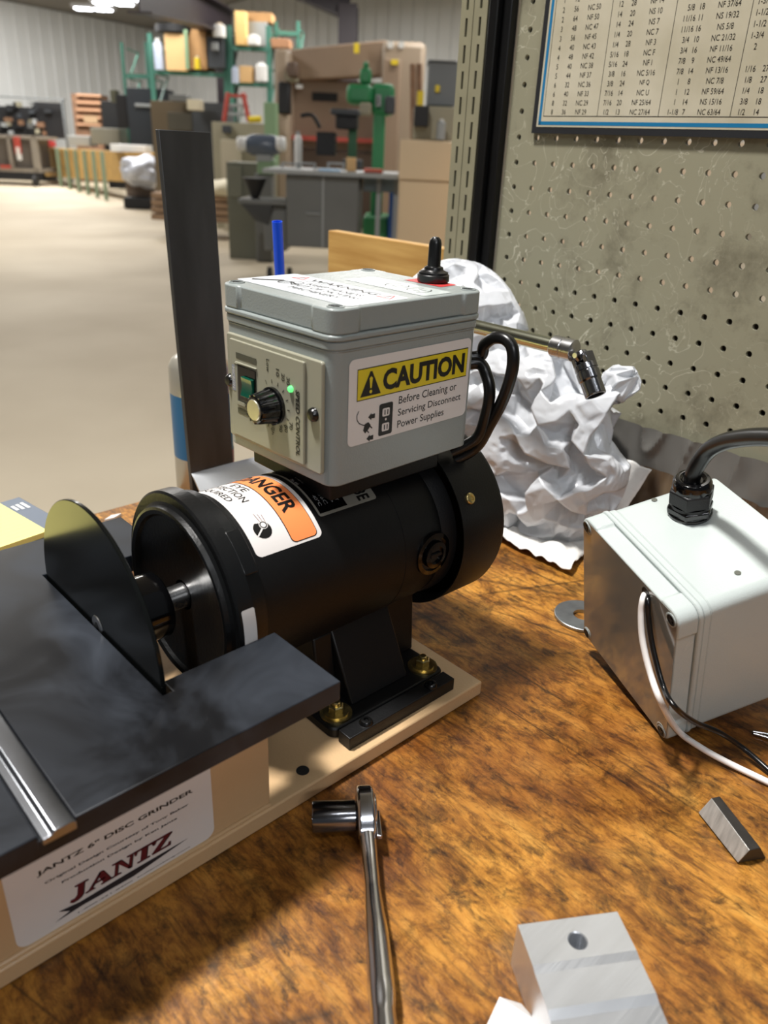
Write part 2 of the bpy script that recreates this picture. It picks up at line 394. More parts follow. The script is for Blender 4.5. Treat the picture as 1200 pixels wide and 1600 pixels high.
# ================================================================== BACKGROUND OF THE HALL
def slab(mb, x0, y0, x1, y1, v, dep, m, z0=None, yaw=0):
    a = at((x0+x1)/2, y0, v); b = at((x0+x1)/2, y1, v); l = at(x0, (y0+y1)/2, v); r = at(x1, (y0+y1)/2, v)
    ul, ur = uv_of(l)[0], uv_of(r)[0]; zt, zb = a.z, (FLOOR+.001 if z0 == 'f' else b.z)
    M = UVM
    if yaw: M = UVM @ Matrix.Translation((ul, v, 0)) @ Matrix.Rotation(yaw, 4, 'Z') @ Matrix.Translation((-ul, -v, 0))
    mb.box(ul, v, zb, ur, v+dep, zt, m, M); return mb
def bg(name, label, cat, parts, group=None, kind=None):
    """parts: list of (part_name, [slab tuples]); the first slab sets the base"""
    s0 = parts[0][1][0]; p = at((s0[0]+s0[2])/2, s0[3], s0[4]); 
    if len(parts) == 1:
        mb = MB()
        for s_ in parts[0][1]: slab(mb, *s_)
        return tag(mb.build(name, bevel=.01), label, cat, group)
    t = thing(name, label, cat, p, group)
    for pn, sl in parts:
        mb = MB()
        for s_ in sl: slab(mb, *s_)
        put(mb, pn, t, bevel=.006)
    return t
c_ = lambda n, h, r=.6, **k: mat(n, h, r, **k)
rack_g = c_('rack_green', '#3f7566', .5); tanp = c_('press_tan', '#8f7a66', .5); tand = c_('press_tan_dark', '#5d4c40', .5); tanl = c_('press_tan_light', '#a2917d', .5)
blk = c_('dull_black', '#141518', .6); dgrey = c_('dark_grey_metal', '#3c4045', .5, var=.2, scale=3); mgrey = c_('cabinet_grey', '#6d6f6e', .4, var=.08, scale=2); lgrey = c_('light_grey_metal', '#9da1a2', .4)
grn = c_('machine_green', '#2f8452', .45); grn2 = c_('pale_green', '#7f9c79', .5); card = c_('cardboard', '#b28a5c', .8, var=.1, scale=6); cardl = c_('plywood_pale', '#d9b27c', .7)
cream = c_('drawer_beige', '#d3bd9c', .45); beige = c_('machine_beige', '#98937e', .5); wht = c_('white_plastic', '#dcdcda', .4); redp = c_('red_paint', '#b24a40', .5); yel = c_('yellow_plastic', '#e0c62a', .5)
bluep = c_('blue_drum', '#1d4d92', .4); palw = c_('pallet_yellow_wood', '#b5904e', .7, var=.15, scale=5); pwood = c_('grey_pallet_wood', '#8c7259', .8, var=.15, scale=5); dwood = c_('brown_wood', '#7a5b44', .7, var=.2, scale=8)
lbl = c_('blue_white_film', '#b9c4d8', .3)
# pallet racks
def rack(label, x0, x1, ytop, v, beams, wd=9, dep=1.0, mid=()):
    p = at(x0, 240, v); t = thing('pallet_rack', label, 'rack', (p.x, p.y, FLOOR), 'green pallet racks')
    for x in (x0,)+tuple(mid)+(x1,):
        for d in (0, dep):
            mb = MB(); slab(mb, x-wd/2, ytop, x+wd/2, 250, v+d, .08, rack_g, 'f'); put(mb, 'upright', t)
        mb = MB(); a = at(x, ytop+10, v); u = uv_of(a)[0]; zt = a.z; 
        for k in range(5):
            za, zb = FLOOR+(zt-FLOOR)*k/5, FLOOR+(zt-FLOOR)*(k+1)/5
            mb.tube([UV(u, v+.05, za), UV(u, v+dep, zb)], .02, rack_g, 6, 1); mb.tube([UV(u, v+.05, zb), UV(u, v+dep, zb)], .02, rack_g, 6, 1)
        put(mb, 'brace', t)
    for y in beams:
        mb = MB(); slab(mb, x0, y-3.5, x1, y+3.5, v-.02, .06, rack_g); put(mb, 'beam', t); mb = MB(); slab(mb, x0, y-3, x1, y+3, v+dep, .06, rack_g); put(mb, 'beam', t)
        mb = MB(); slab(mb, x0+1, y-4, x1-1, y-2.5, v+.04, dep-.06, dwood); put(mb, 'shelf_board', t)
    return t
rack('green pallet rack behind the black cabinets, holding the cardboard crate', 240, 354, 52, 19.5, (115,), 7)
rack('green pallet rack with two loaded shelves beside the tan press brake', 362, 421, 40, 19.5, (76, 132), 8)
rack('empty thin green pallet rack in front of the white wall corner', 197, 234, 66, 22, (119,), 4)
rack('green pallet rack whose far upright rises above the press brake', 432, 466, 33, 20, (52, 78), 5)
bg('wooden_crate', 'large open cardboard and wood crate on the green rack', 'crate', [('crate_body', [(258, 52, 290, 110, 19.3, .9, cardl), (289, 46, 322, 108, 19.4, .9, card)]), ('crate_batten', [(288, 46, 294, 108, 19.2, .05, grn2)])])
def roll(name, label, cat, x, y0, y1, wpx, v, m, m2=None, group=None):
    a, b = at(x, y0, v), at(x, y1, v); r = (at(x+wpx/2, y0, v)-at(x-wpx/2, y0, v)).length/2
    t = thing(name, label, cat, b, group); mb = MB(); h = a.z-b.z
    mb.lathe([(0, 0), (0, r), (h*.8, r), (h*.86, r*.8), (h*.9, r*.45), (h*.9, 0)], (0, 0, 0), (0, 0, 1), m, 16); mb.build('container_body', t)
    mb = MB(); mb.cyl((0, 0, h*.9), (0, 0, h), r*.5, m2 or m, seg=16); mb.build('cap', t); return t
roll('film_roll', 'upright pale blue roll of film beside the crate on the rack', 'roll', 249, 60, 109, 14, 19.3, lbl, wht)
roll('hose_coil', 'black hose coil lying on top of the wooden crate', 'hose', 275, 38, 52, 62, 19.6, blk, blk)
bg('electric_motor', 'dark electric motor standing at the right end of the rack shelf', 'motor', [('motor_body', [(324, 58, 349, 106, 19.2, .6, dgrey)]), ('terminal_box', [(330, 66, 340, 78, 19.1, .1, lgrey)])])
roll('bucket', 'small white bucket on top of the dark motor', 'bucket', 343, 36, 58, 20, 19.2, wht, cream)
roll('fan_shroud', 'small yellow container on the rack shelf beside the motor', 'container', 309, 88, 108, 9, 19.2, yel, wht)
bg('foam_block', 'tall pale yellow board standing on the top shelf of the right rack', 'board', [('foam', [(367, 17, 384, 70, 19.4, .3, c_('foam_yellow', '#e4bd78'))])])
bg('packed_pallet', 'stack of grey and brown cartons on the top shelf of the right rack', 'cartons', [('carton', [(384, 34, 417, 72, 19.7, .6, lgrey)]), ('carton', [(380, 19, 424, 34, 19.8, .6, card)])])
roll('jug', 'white jug on the top shelf in front of the grey cartons', 'jug', 397, 54, 70, 20, 19.4, wht)
bg('carton', 'long brown carton on the rack behind the press brake', 'box', [('flat_box', [(421, 60, 452, 74, 19.5, .6, c_('brown_carton', '#a77a58'))])])
roll('pail', 'pale blue pail on the lower shelf of the right rack', 'pail', 368, 103, 130, 12, 19.4, lbl)
bg('parts_box', 'small cream box on the lower shelf of the right rack', 'box', [('box_body', [(374, 103, 394, 129, 19.4, .5, cardl)])])
roll('jug', 'pair of white jugs seen as one on the lower right rack shelf', 'jug', 409, 97, 127, 20, 19.5, wht)
# folding step stool, yellow tool
p = at(368, 190, 13.5); t = thing('step_stool', 'red step stool standing on the beige machine', 'step stool', p)
for (x0, x1) in ((356, 350), (380, 389)):
    for d in (0, .35):
        mb = MB(); mb.tube([at(x0, 146, 13.5+d*.4), at(x1, 189, 13.5+d)], .035, redp, 8, 1); put(mb, 'leg', t)
for y in (147, 162, 176):
    k = (y-146)/43; mb = MB(); slab(mb, 356-6*k, y, 381+8*k, y+4, 13.5, .3, redp if y < 160 else lgrey); put(mb, 'step', t)
mb = MB(); a, b = at(389, 187, 13), at(408, 186, 13); mb.cyl(a, b, .045, yel); tag(mb.build('air_nozzle'), 'yellow rolled tool lying beside the red stool', 'tool')
# press brake
pv = 14.2
t = thing('press_brake', 'huge tan press brake standing across the back of the hall', 'press brake', (at(530, 300, pv).x, at(530, 300, pv).y, FLOOR))
mb = MB(); slab(mb, 430, 76, 452, 300, pv-.3, 1.0, tanl, 'f'); put(mb, 'left_frame', t, bevel=.05)
mb = MB(); slab(mb, 594, 64, 660, 300, pv-.5, 1.3, tanl, 'f'); put(mb, 'right_frame', t, bevel=.08)
mb = MB(); slab(mb, 596, 92, 622, 300, pv-.62, .2, tanp, 'f'); put(mb, 'guide_rail', t, bevel=.02)
mb = MB(); a, b, c, d = at(440, 78, pv+.2), at(604, 62, pv-.2), at(604, 118, pv-.2), at(440, 127, pv+.2)
n = Vector((VH.x, VH.y, 0)); mb.add([a, b, c, d]+[q+n*.5 for q in (a, b, c, d)], [(0, 1, 2, 3), (4, 5, 6, 7), (0, 1, 5, 4), (1, 2, 6, 5), (2, 3, 7, 6), (3, 0, 4, 7)], tanp); put(mb, 'upper_beam', t, bevel=.03)
mb = MB(); slab(mb, 450, 126, 604, 236, pv+.3, .3, tanp); slab(mb, 430, 236, 610, 300, pv+.2, .6, tand, 'f'); put(mb, 'ram_plate', t, bevel=.02)
mb = MB(); slab(mb, 488, 145, 527, 158, pv+.27, .04, blk); put(mb, 'name_plate', t)
mb = MB(); slab(mb, 553, 67, 561, 83, pv-.32, .04, yel); slab(mb, 611, 93, 622, 101, pv-.66, .03, yel); put(mb, 'warning_label', t)
mb = MB()
for x in (610, 627): mb.cyl(at(x, 70, pv-.53), at(x, 70, pv-.49), .05, wht)
put(mb, 'frame_hole_cover', t)
mb = MB(); slab(mb, 441, 110, 462, 128, pv-.3, .4, beige); slab(mb, 434, 128, 452, 178, pv-.4, .3, blk); slab(mb, 448, 96, 464, 120, pv-.5, .3, tand); put(mb, 'drive_unit', t, bevel=.03)
mb = MB(); slab(mb, 440, 214, 600, 221, pv, .3, redp); put(mb, 'red_rail', t)
mb = MB(); slab(mb, 462, 132, 472, 138, pv+.1, .1, wht); put(mb, 'work_lamp', t)
# column drill, green
gv = 9.6
t = thing('column_drill', 'tall green column drill standing in front of the press brake', 'drill press', (at(598, 360, gv).x, at(598, 360, gv).y, FLOOR))
mb = MB(); slab(mb, 581, 160, 599, 360, gv, .2, grn, 'f'); put(mb, 'column', t, bevel=.02)
mb = MB(); slab(mb, 541, 131, 582, 163, gv-.1, .35, grn); slab(mb, 580, 130, 616, 180, gv-.05, .4, grn); put(mb, 'drill_head', t, bevel=.05)
mb = MB(); slab(mb, 562, 106, 580, 131, gv, .2, grn); slab(mb, 567, 95, 576, 108, gv+.05, .1, grn); put(mb, 'motor', t, bevel=.03)
mb = MB(); slab(mb, 601, 150, 617, 178, gv-.15, .3, dgrey); put(mb, 'belt_cover', t, bevel=.02)
mb = MB(); slab(mb, 562, 160, 580, 180, gv-.2, .2, beige); put(mb, 'spindle', t, bevel=.02)
mb = MB(); slab(mb, 587, 148, 595, 166, gv-.13, .04, lgrey); slab(mb, 589, 150, 591, 164, gv-.14, .01, blk); put(mb, 'speed_plate', t)
mb = MB(); slab(mb, 567, 340, 606, 362, gv-.3, .7, grn, 'f'); put(mb, 'foot_plate', t, bevel=.02)
# second drill, black
t = thing('bench_drill', 'black bench drill with a dark green column on the welding table', 'drill press', at(550, 262, 9))
mb = MB(); slab(mb, 544, 190, 557, 250, 9.05, .12, c_('dark_green', '#28573a')); put(mb, 'column', t)
mb = MB(); slab(mb, 516, 170, 561, 180, 8.9, .4, dgrey); slab(mb, 524, 180, 558, 202, 8.95, .35, blk); put(mb, 'drill_head', t, bevel=.02)
mb = MB(); slab(mb, 494, 206, 523, 243, 9, .3, blk); put(mb, 'side_cabinet', t, bevel=.01)
mb = MB(); mb.tube([at(470, 181, 8.9), at(488, 180, 8.9), at(500, 200, 8.9)], .02, blk, 8, 3); put(mb, 'feed_handle', t)
mb = MB(); slab(mb, 535, 250, 565, 262, 8.95, .3, dgrey); put(mb, 'base', t)
roll('spray_bottle', 'white pointed bottle standing on the welding table', 'bottle', 466, 205, 262, 12, 9.4, wht, lgrey)
bg('wood_block', 'pale wood block leaning on the welding table', 'block', [('block', [(541, 246, 556, 268, 8.4, .06, cardl)])])
# welding table: top, legs, cabinet below
t = thing('welding_table', 'long grey steel table with a closed cabinet underneath and casters', 'table', (at(520, 390, 8.4).x, at(520, 390, 8.4).y, FLOOR))
mb = MB(); slab(mb, 410, 268, 622, 275, 8.1, 1.1, lgrey); put(mb, 'table_top', t)
mb = MB(); slab(mb, 447, 275, 560, 388, 8.2, .8, mgrey); put(mb, 'cabinet_body', t, bevel=.01)
mb = MB(); slab(mb, 503, 276, 506, 386, 8.18, .03, lgrey); slab(mb, 478, 333, 500, 335, 8.17, .03, lgrey); put(mb, 'door_handle', t)
mb = MB(); slab(mb, 412, 322, 447, 392, 8.3, .6, mgrey); slab(mb, 372, 312, 447, 320, 8.2, .5, mgrey); put(mb, 'side_cabinet', t, bevel=.01)
mb = MB(); a = [at(376, 318, 8.2), at(425, 320, 8.2), at(420, 352, 8.3), at(398, 344, 8.3)]
mb.add(a+[q+n*.4 for q in a], [(0, 1, 2, 3), (4, 5, 6, 7), (0, 1, 5, 4), (1, 2, 6, 5), (2, 3, 7, 6), (3, 0, 4, 7)], dgrey); put(mb, 'chute', t)
for x in (421, 452):
    mb = MB(); a = at(x, 397, 8.2); a.z = FLOOR+.075; mb.cyl(a-Vector((UH.x, UH.y, 0))*.02, a+Vector((UH.x, UH.y, 0))*.02, .075, blk, seg=20); put(mb, 'caster', t)
for x in (587, 614):
    mb = MB(); slab(mb, x, 275, x+7, 380, 8.4, .05, lgrey, 'f'); put(mb, 'leg', t)
mb = MB(); slab(mb, 568, 277, 620, 300, 8.5, .6, c_('pale_blue_grey', '#8a9aa4')); put(mb, 'shelf', t)
bg('drum', 'blue drum standing under the welding table', 'drum', [('drum', [(607, 300, 621, 366, 9.2, .5, bluep, 'f')])])
bg('red_tray', 'orange red tray on the right end of the welding table', 'tray', [('tray', [(568, 264, 598, 270, 8.2, .2, c_('tray_red', '#c7604c'))])])
bg('clipboard', 'light blue folder lying on the welding table', 'folder', [('folder', [(497, 265, 530, 269, 8.15, .3, c_('folder_blue', '#8fb6d6'))])])
for k, (x, lb) in enumerate(((455, 'grey open steel box frame on the left part of the welding table'), (482, 'grey open steel box frame in the middle of the welding table'), (527, 'grey open steel box frame beside the pale wood block'))):
    t2 = thing('vise_fixture', lb, 'fixture', at(x, 268, 8.6), 'steel fixtures on the table')
    mb = MB(); slab(mb, x-16, 256, x-13, 268, 8.6, .05, lgrey); slab(mb, x+8, 256, x+11, 268, 8.6, .05, lgrey); put(mb, 'post', t2); mb = MB(); slab(mb, x-16, 254, x+11, 257, 8.6, .05, lgrey); put(mb, 'rail', t2)
# bench grinder on a green pedestal with a black hopper in front
t = thing('bench_grinder', 'blue grey bench grinder with two bright wheel guards on a green stand', 'bench grinder', at(412, 270, 9.6))
mb = MB(); mb.lathe([(-.2, 0), (-.2, .07), (-.12, .11), (.12, .11), (.2, .07), (.2, 0)], at(411, 227, 9.6), UH, c_('grinder_blue', '#56606f', .3), 20); put(mb, 'motor_body', t)
for x in (378, 439):
    mb = MB(); mb.lathe([(-.05, 0), (-.05, .06), (-.03, .075), (.03, .075), (.05, .06), (.06, 0)], at(x, 225, 9.55), UH, wht, 20); put(mb, 'wheel_guard', t)
mb = MB(); slab(mb, 400, 238, 424, 254, 9.55, .2, lgrey); slab(mb, 402, 250, 428, 272, 9.55, .25, grn2); slab(mb, 398, 272, 424, 330, 9.6, .3, mgrey, 'f'); put(mb, 'pedestal', t, bevel=.01)
mb = MB(); mb.lathe([(0, 0), (0, .03), (.2, .12), (.2, 0)], at(399, 312, 8.3), (0, 0, 1), blk, 20); tag(mb.build('funnel'), 'black funnel standing on the grey side cabinet', 'funnel')
# beige machine and slanted panel
bg('milling_machine', 'long beige machine body behind the bench grinder with a red stool on it', 'machine', [('machine_body', [(333, 192, 424, 290, 13.3, 1.0, beige, 'f')]), ('control_knob', [(347, 196, 360, 208, 13.2, .1, dgrey)]), ('side_panel', [(346, 218, 372, 292, 12.9, .3, c_('panel_beige', '#b0a893'), 'f')]), ('green_column', [(413, 160, 431, 268, 12.6, .3, grn2)])])
bg('steel_cabinet', 'low olive grey cabinet behind the bench grinder stand', 'cabinet', [('cabinet_body', [(354, 254, 402, 310, 9.8, .6, c_('olive_grey', '#6d6e60'), 'f')]), ('door', [(357, 260, 378, 308, 9.77, .03, c_('olive_grey2', '#77786a'))])])
# drawer cabinets, right
t = thing('drawer_cabinet', 'tall beige cabinet of two wide drawers beside the slotted post', 'cabinet', (at(665, 420, 7.6).x, at(665, 420, 7.6).y, FLOOR))
mb = MB(); slab(mb, 622, 219, 712, 420, 7.6, .9, cream, 'f'); put(mb, 'cabinet_body', t, bevel=.01)
mb = MB(); slab(mb, 624, 221, 710, 282, 7.57, .03, cream); put(mb, 'drawer', t, bevel=.005)
mb = MB(); slab(mb, 624, 285, 710, 400, 7.57, .03, cream); put(mb, 'drawer', t, bevel=.005)
bg('carton', 'beige carton standing on the drawer cabinet', 'box', [('box', [(646, 166, 710, 219, 7.8, .5, beige)])])
bg('bin', 'small black bin in front of the beige carton', 'bin', [('bin', [(647, 165, 670, 198, 7.6, .15, blk)])])
roll('torch', 'small chrome flask on the drawer cabinet near the post', 'flask', 688, 186, 218, 14, 7.62, lgrey, wht)
bg('switch_cabinet', 'grey electrical cabinet hanging left of the slotted post', 'electrical cabinet', [('cabinet_body', [(669, 96, 714, 165, 7.9, .4, c_('switch_grey', '#6f7478'))]), ('cabinet_edge', [(669, 94, 714, 98, 7.88, .42, c_('switch_edge', '#4f5356'))]), ('sticker', [(680, 133, 687, 144, 7.86, .03, yel)])])
t = thing('broom', 'brown wooden handles leaning against the press brake frame', 'broom', (at(650, 200, 12.6).x, at(650, 200, 12.6).y, FLOOR))
for x in (645, 655):
    mb = MB(); mb.tube([at(x, 100, 12.6), at(x+1, 339, 12.5)], .04, dwood, 8, 1); put(mb, 'handle', t)
mb = MB(); slab(mb, 652, 142, 662, 164, 11.8, .1, yel); put(mb, 'broom_head', t)
# left: carts, pallets, cabinets
t = thing('mesh_cart', 'large grey wheeled cart at the left edge of the hall', 'cart', (at(30, 272, 21.8).x, at(30, 272, 21.8).y, FLOOR))
cg = c_('cart_grey', '#8d867c')
mb = MB(); slab(mb, -40, 211, 60, 216, 21.8, 1.2, cg); slab(mb, -40, 262, 60, 268, 21.8, 1.2, cg); slab(mb, 50, 212, 60, 270, 21.8, .1, cg); slab(mb, 13, 212, 18, 266, 21.8, .1, cg); slab(mb, -40, 216, 52, 262, 22, 1, c_('cart_mesh', '#6f6963')); put(mb, 'cart_frame', t)
mb = MB(); slab(mb, 21.8, 214, 30, 240, 21.7, .1, redp); slab(mb, 26, 230, 31, 250, 21.68, .1, wht); put(mb, 'cart_label', t); mb = MB(); slab(mb, 0, 258, 16, 263, 21.7, .05, redp); put(mb, 'cart_label', t)
for x in (-20, 54):
    mb = MB(); a = at(x, 268, 21.7); a.z = FLOOR+.13; h = Vector((UH.x, UH.y, 0)); mb.cyl(a-h*.04, a+h*.04, .13, blk); put(mb, 'caster', t)
t = thing('parts_shelf', 'long black shelving full of dark parts against the white wall', 'shelf', (at(30, 230, 24.3).x, at(30, 230, 24.3).y, FLOOR))
mb = MB(); slab(mb, -40, 166, 58, 236, 24.3, 1, blk, 'f'); slab(mb, 56, 160, 98, 216, 24, .15, blk); put(mb, 'shelf_frame', t)
random.seed(3)
for k in range(26):
    x = random.uniform(-20, 90); y = random.uniform(158, 205); mb = MB(); mm = random.choice([dgrey, mgrey, dwood, blk, lgrey, dgrey, beige])
    slab(mb, x, y, x+random.uniform(4, 12), y+random.uniform(4, 9), 23.9 if x > 50 else 24.2, .3, mm); put(mb, 'stored_part', t)
bg('wall_frame', 'thin grey standing frame beside the black shelving', 'frame', [('post', [(98, 156, 101, 214, 23.7, .1, c_('frame_grey', '#63686a'), 'f')]), ('top_rail', [(-10, 152, 100, 154, 23.7, .1, c_('frame_grey', '#63686a'))])])
t = thing('pigeonhole_shelf', 'brown wooden pigeonhole shelf standing against the white wall', 'shelf', (at(135, 240, 25).x, at(135, 240, 25).y, FLOOR))
mb = MB(); slab(mb, 114, 147, 157, 205, 25, .8, dwood, 'f'); put(mb, 'shelf_body', t)
for k in range(5):
    mb = MB(); slab(mb, 119, 147+k*11.5, 157, 150.5+k*11.5, 24.9, .1, c_('shelf_edge', '#b98f6f')); put(mb, 'shelf_board', t)
mb = MB(); slab(mb, 131, 181, 152, 192, 24.88, .1, c_('mixed_goods', '#a58a6a')); put(mb, 'carton', t)
bg('tool_cabinet', 'big blue black cabinet under the rack on the left', 'cabinet', [('cabinet_body', [(200, 138, 262, 222, 20.75, .7, c_('blue_black', '#262c33'), 'f')]), ('drawer_pull', [(211, 162, 246, 167, 20.65, .05, lgrey)]), ('back_part', [(160, 158, 192, 220, 22.5, .8, blk, 'f')])])
bg('machine_vise', 'black machine with round parts left of the blue black cabinet', 'machine', [('machine_body', [(182, 148, 199, 200, 21, .5, blk)]), ('guard', [(172, 140, 181, 160, 21, .3, c_('olive', '#4c4c3c'))])])
bg('scrap_bin', 'beige olive bin full of clutter under the left rack', 'bin', [('bin_body', [(236, 158, 300, 202, 15.5, .9, c_('brown_olive', '#6b5d47'), 'f')]), ('lid', [(262, 176, 300, 204, 15.2, .4, c_('olive_dark', '#4e4a3e'))])])
bg('white_bag', 'cream sack lying on the clutter behind the steel strip', 'sack', [('sack', [(292, 155, 312, 172, 14.5, .3, c_('sack_cream', '#cfc6ac'))])])
bg('dark_machine', 'dark machine standing under the left green rack', 'machine', [('machine_body', [(300, 160, 352, 200, 15, .8, dgrey, 'f')]), ('machine_arm', [(264, 148, 292, 158, 15, .3, mgrey)])])
# stacked yellow lumber in green cradles
t = thing('lumber_stack', 'long yellowish stack of timber lying on the floor by the wall', 'timber', (at(110, 270, 21).x, at(110, 270, 21).y, FLOOR))
for k in range(5):
    mb = MB(); A = [at(62+k*2, 231+k*9, 24), at(190, 237+k*9, 18.4), at(243, 239+k*9, 18)]; 
    for a, b in zip(A, A[1:]):
        h = .14; d = Vector((VH.x, VH.y, 0))*.8
        vs = [a, b, b-Vector((0, 0, h)), a-Vector((0, 0, h))]; mb.add(vs+[q+d for q in vs], [(0, 1, 2, 3), (4, 5, 6, 7), (0, 1, 5, 4), (1, 2, 6, 5), (2, 3, 7, 6), (3, 0, 4, 7)], palw)
    put(mb, 'plank_layer', t)
t = thing('lumber_cradle', 'row of pale green cradle posts in front of the yellow timber', 'cradle', (at(120, 275, 19).x, at(120, 275, 19).y, FLOOR))
for k in range(6):
    x = 88+k*14; mb = MB(); slab(mb, x, 232+k, x+4, 268+k*3, 22-k*.8, .1, c_('cradle_green', '#7f9079'), 'f'); put(mb, 'post', t)
bg('white_box', 'flat white box lying on top of the yellow timber', 'box', [('box', [(172, 226, 226, 238, 18.5, .6, wht)])])
bg('plastic_sheet', 'crumpled pale plastic lying on the timber, left of the white box', 'sheet', [('sheet', [(106, 212, 140, 228, 22, .6, lgrey)])])
bg('red_case', 'small red case on the left end of the timber', 'case', [('case', [(62, 220, 76, 229, 23, .5, c_('case_red', '#a83038'))])])
bg('grey_crate', 'grey green crate behind the timber stack', 'crate', [('crate', [(142, 200, 186, 226, 21.5, .7, c_('crate_grey', '#85857a'))])])
# wrapped bundle near the strip
bundle_m = mat('bundle_film', '#c3c8d4', .3, bump=.5, bscale=5)
def blob(c, r, m, amp=.2, fs=3, sub=4, flat=None, seed=0):
    bm = bmesh.new(); bmesh.ops.create_icosphere(bm, subdivisions=sub, radius=1)
    vs = []
    for v in bm.verts:
        d = v.co.normalized(); k = 1+amp*noise.noise(d*fs+Vector((seed, 3, 7)))+amp*.5*abs(noise.noise(d*fs*2.3+Vector((seed, 1, 2))))
        p = Vector((d.x*r[0]*k, d.y*r[1]*k, d.z*r[2]*k))+Vector(c)
        if flat is not None and p.z < flat: p.z = flat
        vs.append(p)
    bm.verts.index_update(); fs_ = [tuple(v.index for v in f.verts) for f in bm.faces]; bm.free(); mb = MB(); mb.add(vs, fs_, m); return mb
p = at(224, 275, 16.5); t = thing('wrapped_bundle', 'bundle in white film with blue print left of the steel strip', 'bundle', (p.x, p.y, FLOOR))
put(blob((p.x, p.y, at(224, 268, 16.5).z), (.42, .42, .27), bundle_m, .3, 2, 4), 'film_wrap', t, ang=80)
mb = MB(); slab(mb, 196, 278, 240, 308, 16.6, .6, c_('bundle_brown', '#6a5b50')); slab(mb, 192, 309, 236, 316, 16.2, .8, blk, 'f'); put(mb, 'dark_base', t, bevel=.03)
t = thing('plank_pile', 'stack of brown boards with a pale sack on top, right of the steel strip', 'boards', (at(350, 350, 11.5).x, at(350, 350, 11.5).y, FLOOR))
for k in range(4):
    mb = MB(); slab(mb, 236, 304+k*11, 362, 313+k*11, 11.6, .8, pwood); put(mb, 'board_layer', t, bevel=.01)
p = at(345, 296, 11.8); put(blob((p.x, p.y, p.z), (.25, .3, .12), c_('sack_cream', '#cfc6ac'), .25, 2, 3), 'sack', t, ang=80)
mb = MB(); slab(mb, 362, 345, 378, 349, 11.6, .6, cardl); put(mb, 'loose_board', t)
bg('hole_backdrop', 'added pale beige backdrop further back, seen only through the pegboard holes', 'cabinet', [('cabinet_body', [(730, 212, 1150, 440, 6.6, .8, c_('hole_beige', '#fbe3c6'), 'f')])])  # added backdrop so the pegboard holes look bright and peach
# ================================================================== BENCH AND PEGBOARD
t = thing('workbench', 'worn brown wooden workbench top carrying the grinder and the tools', 'workbench', (.3, .2, -.04))
mb = MB(); mb.box(-.28, -.9, -.045, .775, .766, 0, bench_m); put(mb, 'bench_top', t, bevel=.002)
for x, y in ((-.2, .7), (.7, .7), (-.2, -.8), (.7, -.8)):
    mb = MB(); mb.box(x-.03, y-.03, FLOOR, x+.03, y+.03, -.045, dgrey); put(mb, 'leg', t)
PO = Vector((.7557, .6019, .389)); PD = Vector((-.0233, -.99973, 0)).normalized(); PU = Vector((0, 0, 1)); PN = PU.cross(PD)   # PN faces the room
if PN.x > 0: PN = -PN
def peg(c, r, h=0): return PO+PD*(.0254*c)-PU*(.0254*r)+PN*h
mb = MB(); R_ = .0031; N_ = 12
c0, c1, r0, r1 = -1, 24, -16, 11
for j in range(r0, r1):
    for i in range(c0, c1):
        x0, x1 = (i-.5, i+.5); y0, y1 = (j-.5, j+.5)
        if i == c0: x0, x1 = -.62, -.5
        if i == c0:
            q = [(x0, y0), (x1, y0), (x1, y1 if j < r1-1 else 10.9), (x0, y1 if j < r1-1 else 10.9)]
            mb.add([peg(a, b) for a, b in q], [(0, 1, 2, 3)], peg_m); continue
        if j == r1-1: y1 = 10.9
        out = []; inn = []
        for k in range(N_):
            a = 2*PI*k/N_+PI/4; ca, sa = math.cos(a), math.sin(a); s_ = .5/max(abs(ca), abs(sa))
            oy = sa*s_; oy = (y1-j) if (oy > .499 and j == r1-1) else oy
            out.append(peg(i+ca*s_, j+oy)); inn.append(peg(i+ca*R_/.0254, j+sa*R_/.0254))
        back = [p-PN*.0045 for p in inn]
        mb.add(out+inn+back, [(k, (k+1) % N_, N_+(k+1) % N_, N_+k) for k in range(N_)]+[(N_+k, N_+(k+1) % N_, 2*N_+(k+1) % N_, 2*N_+k) for k in range(N_)], peg_m)
o = mb.build('pegboard', smooth=False); tag(o, 'olive grey pegboard with rows of holes standing behind the bench', 'pegboard')
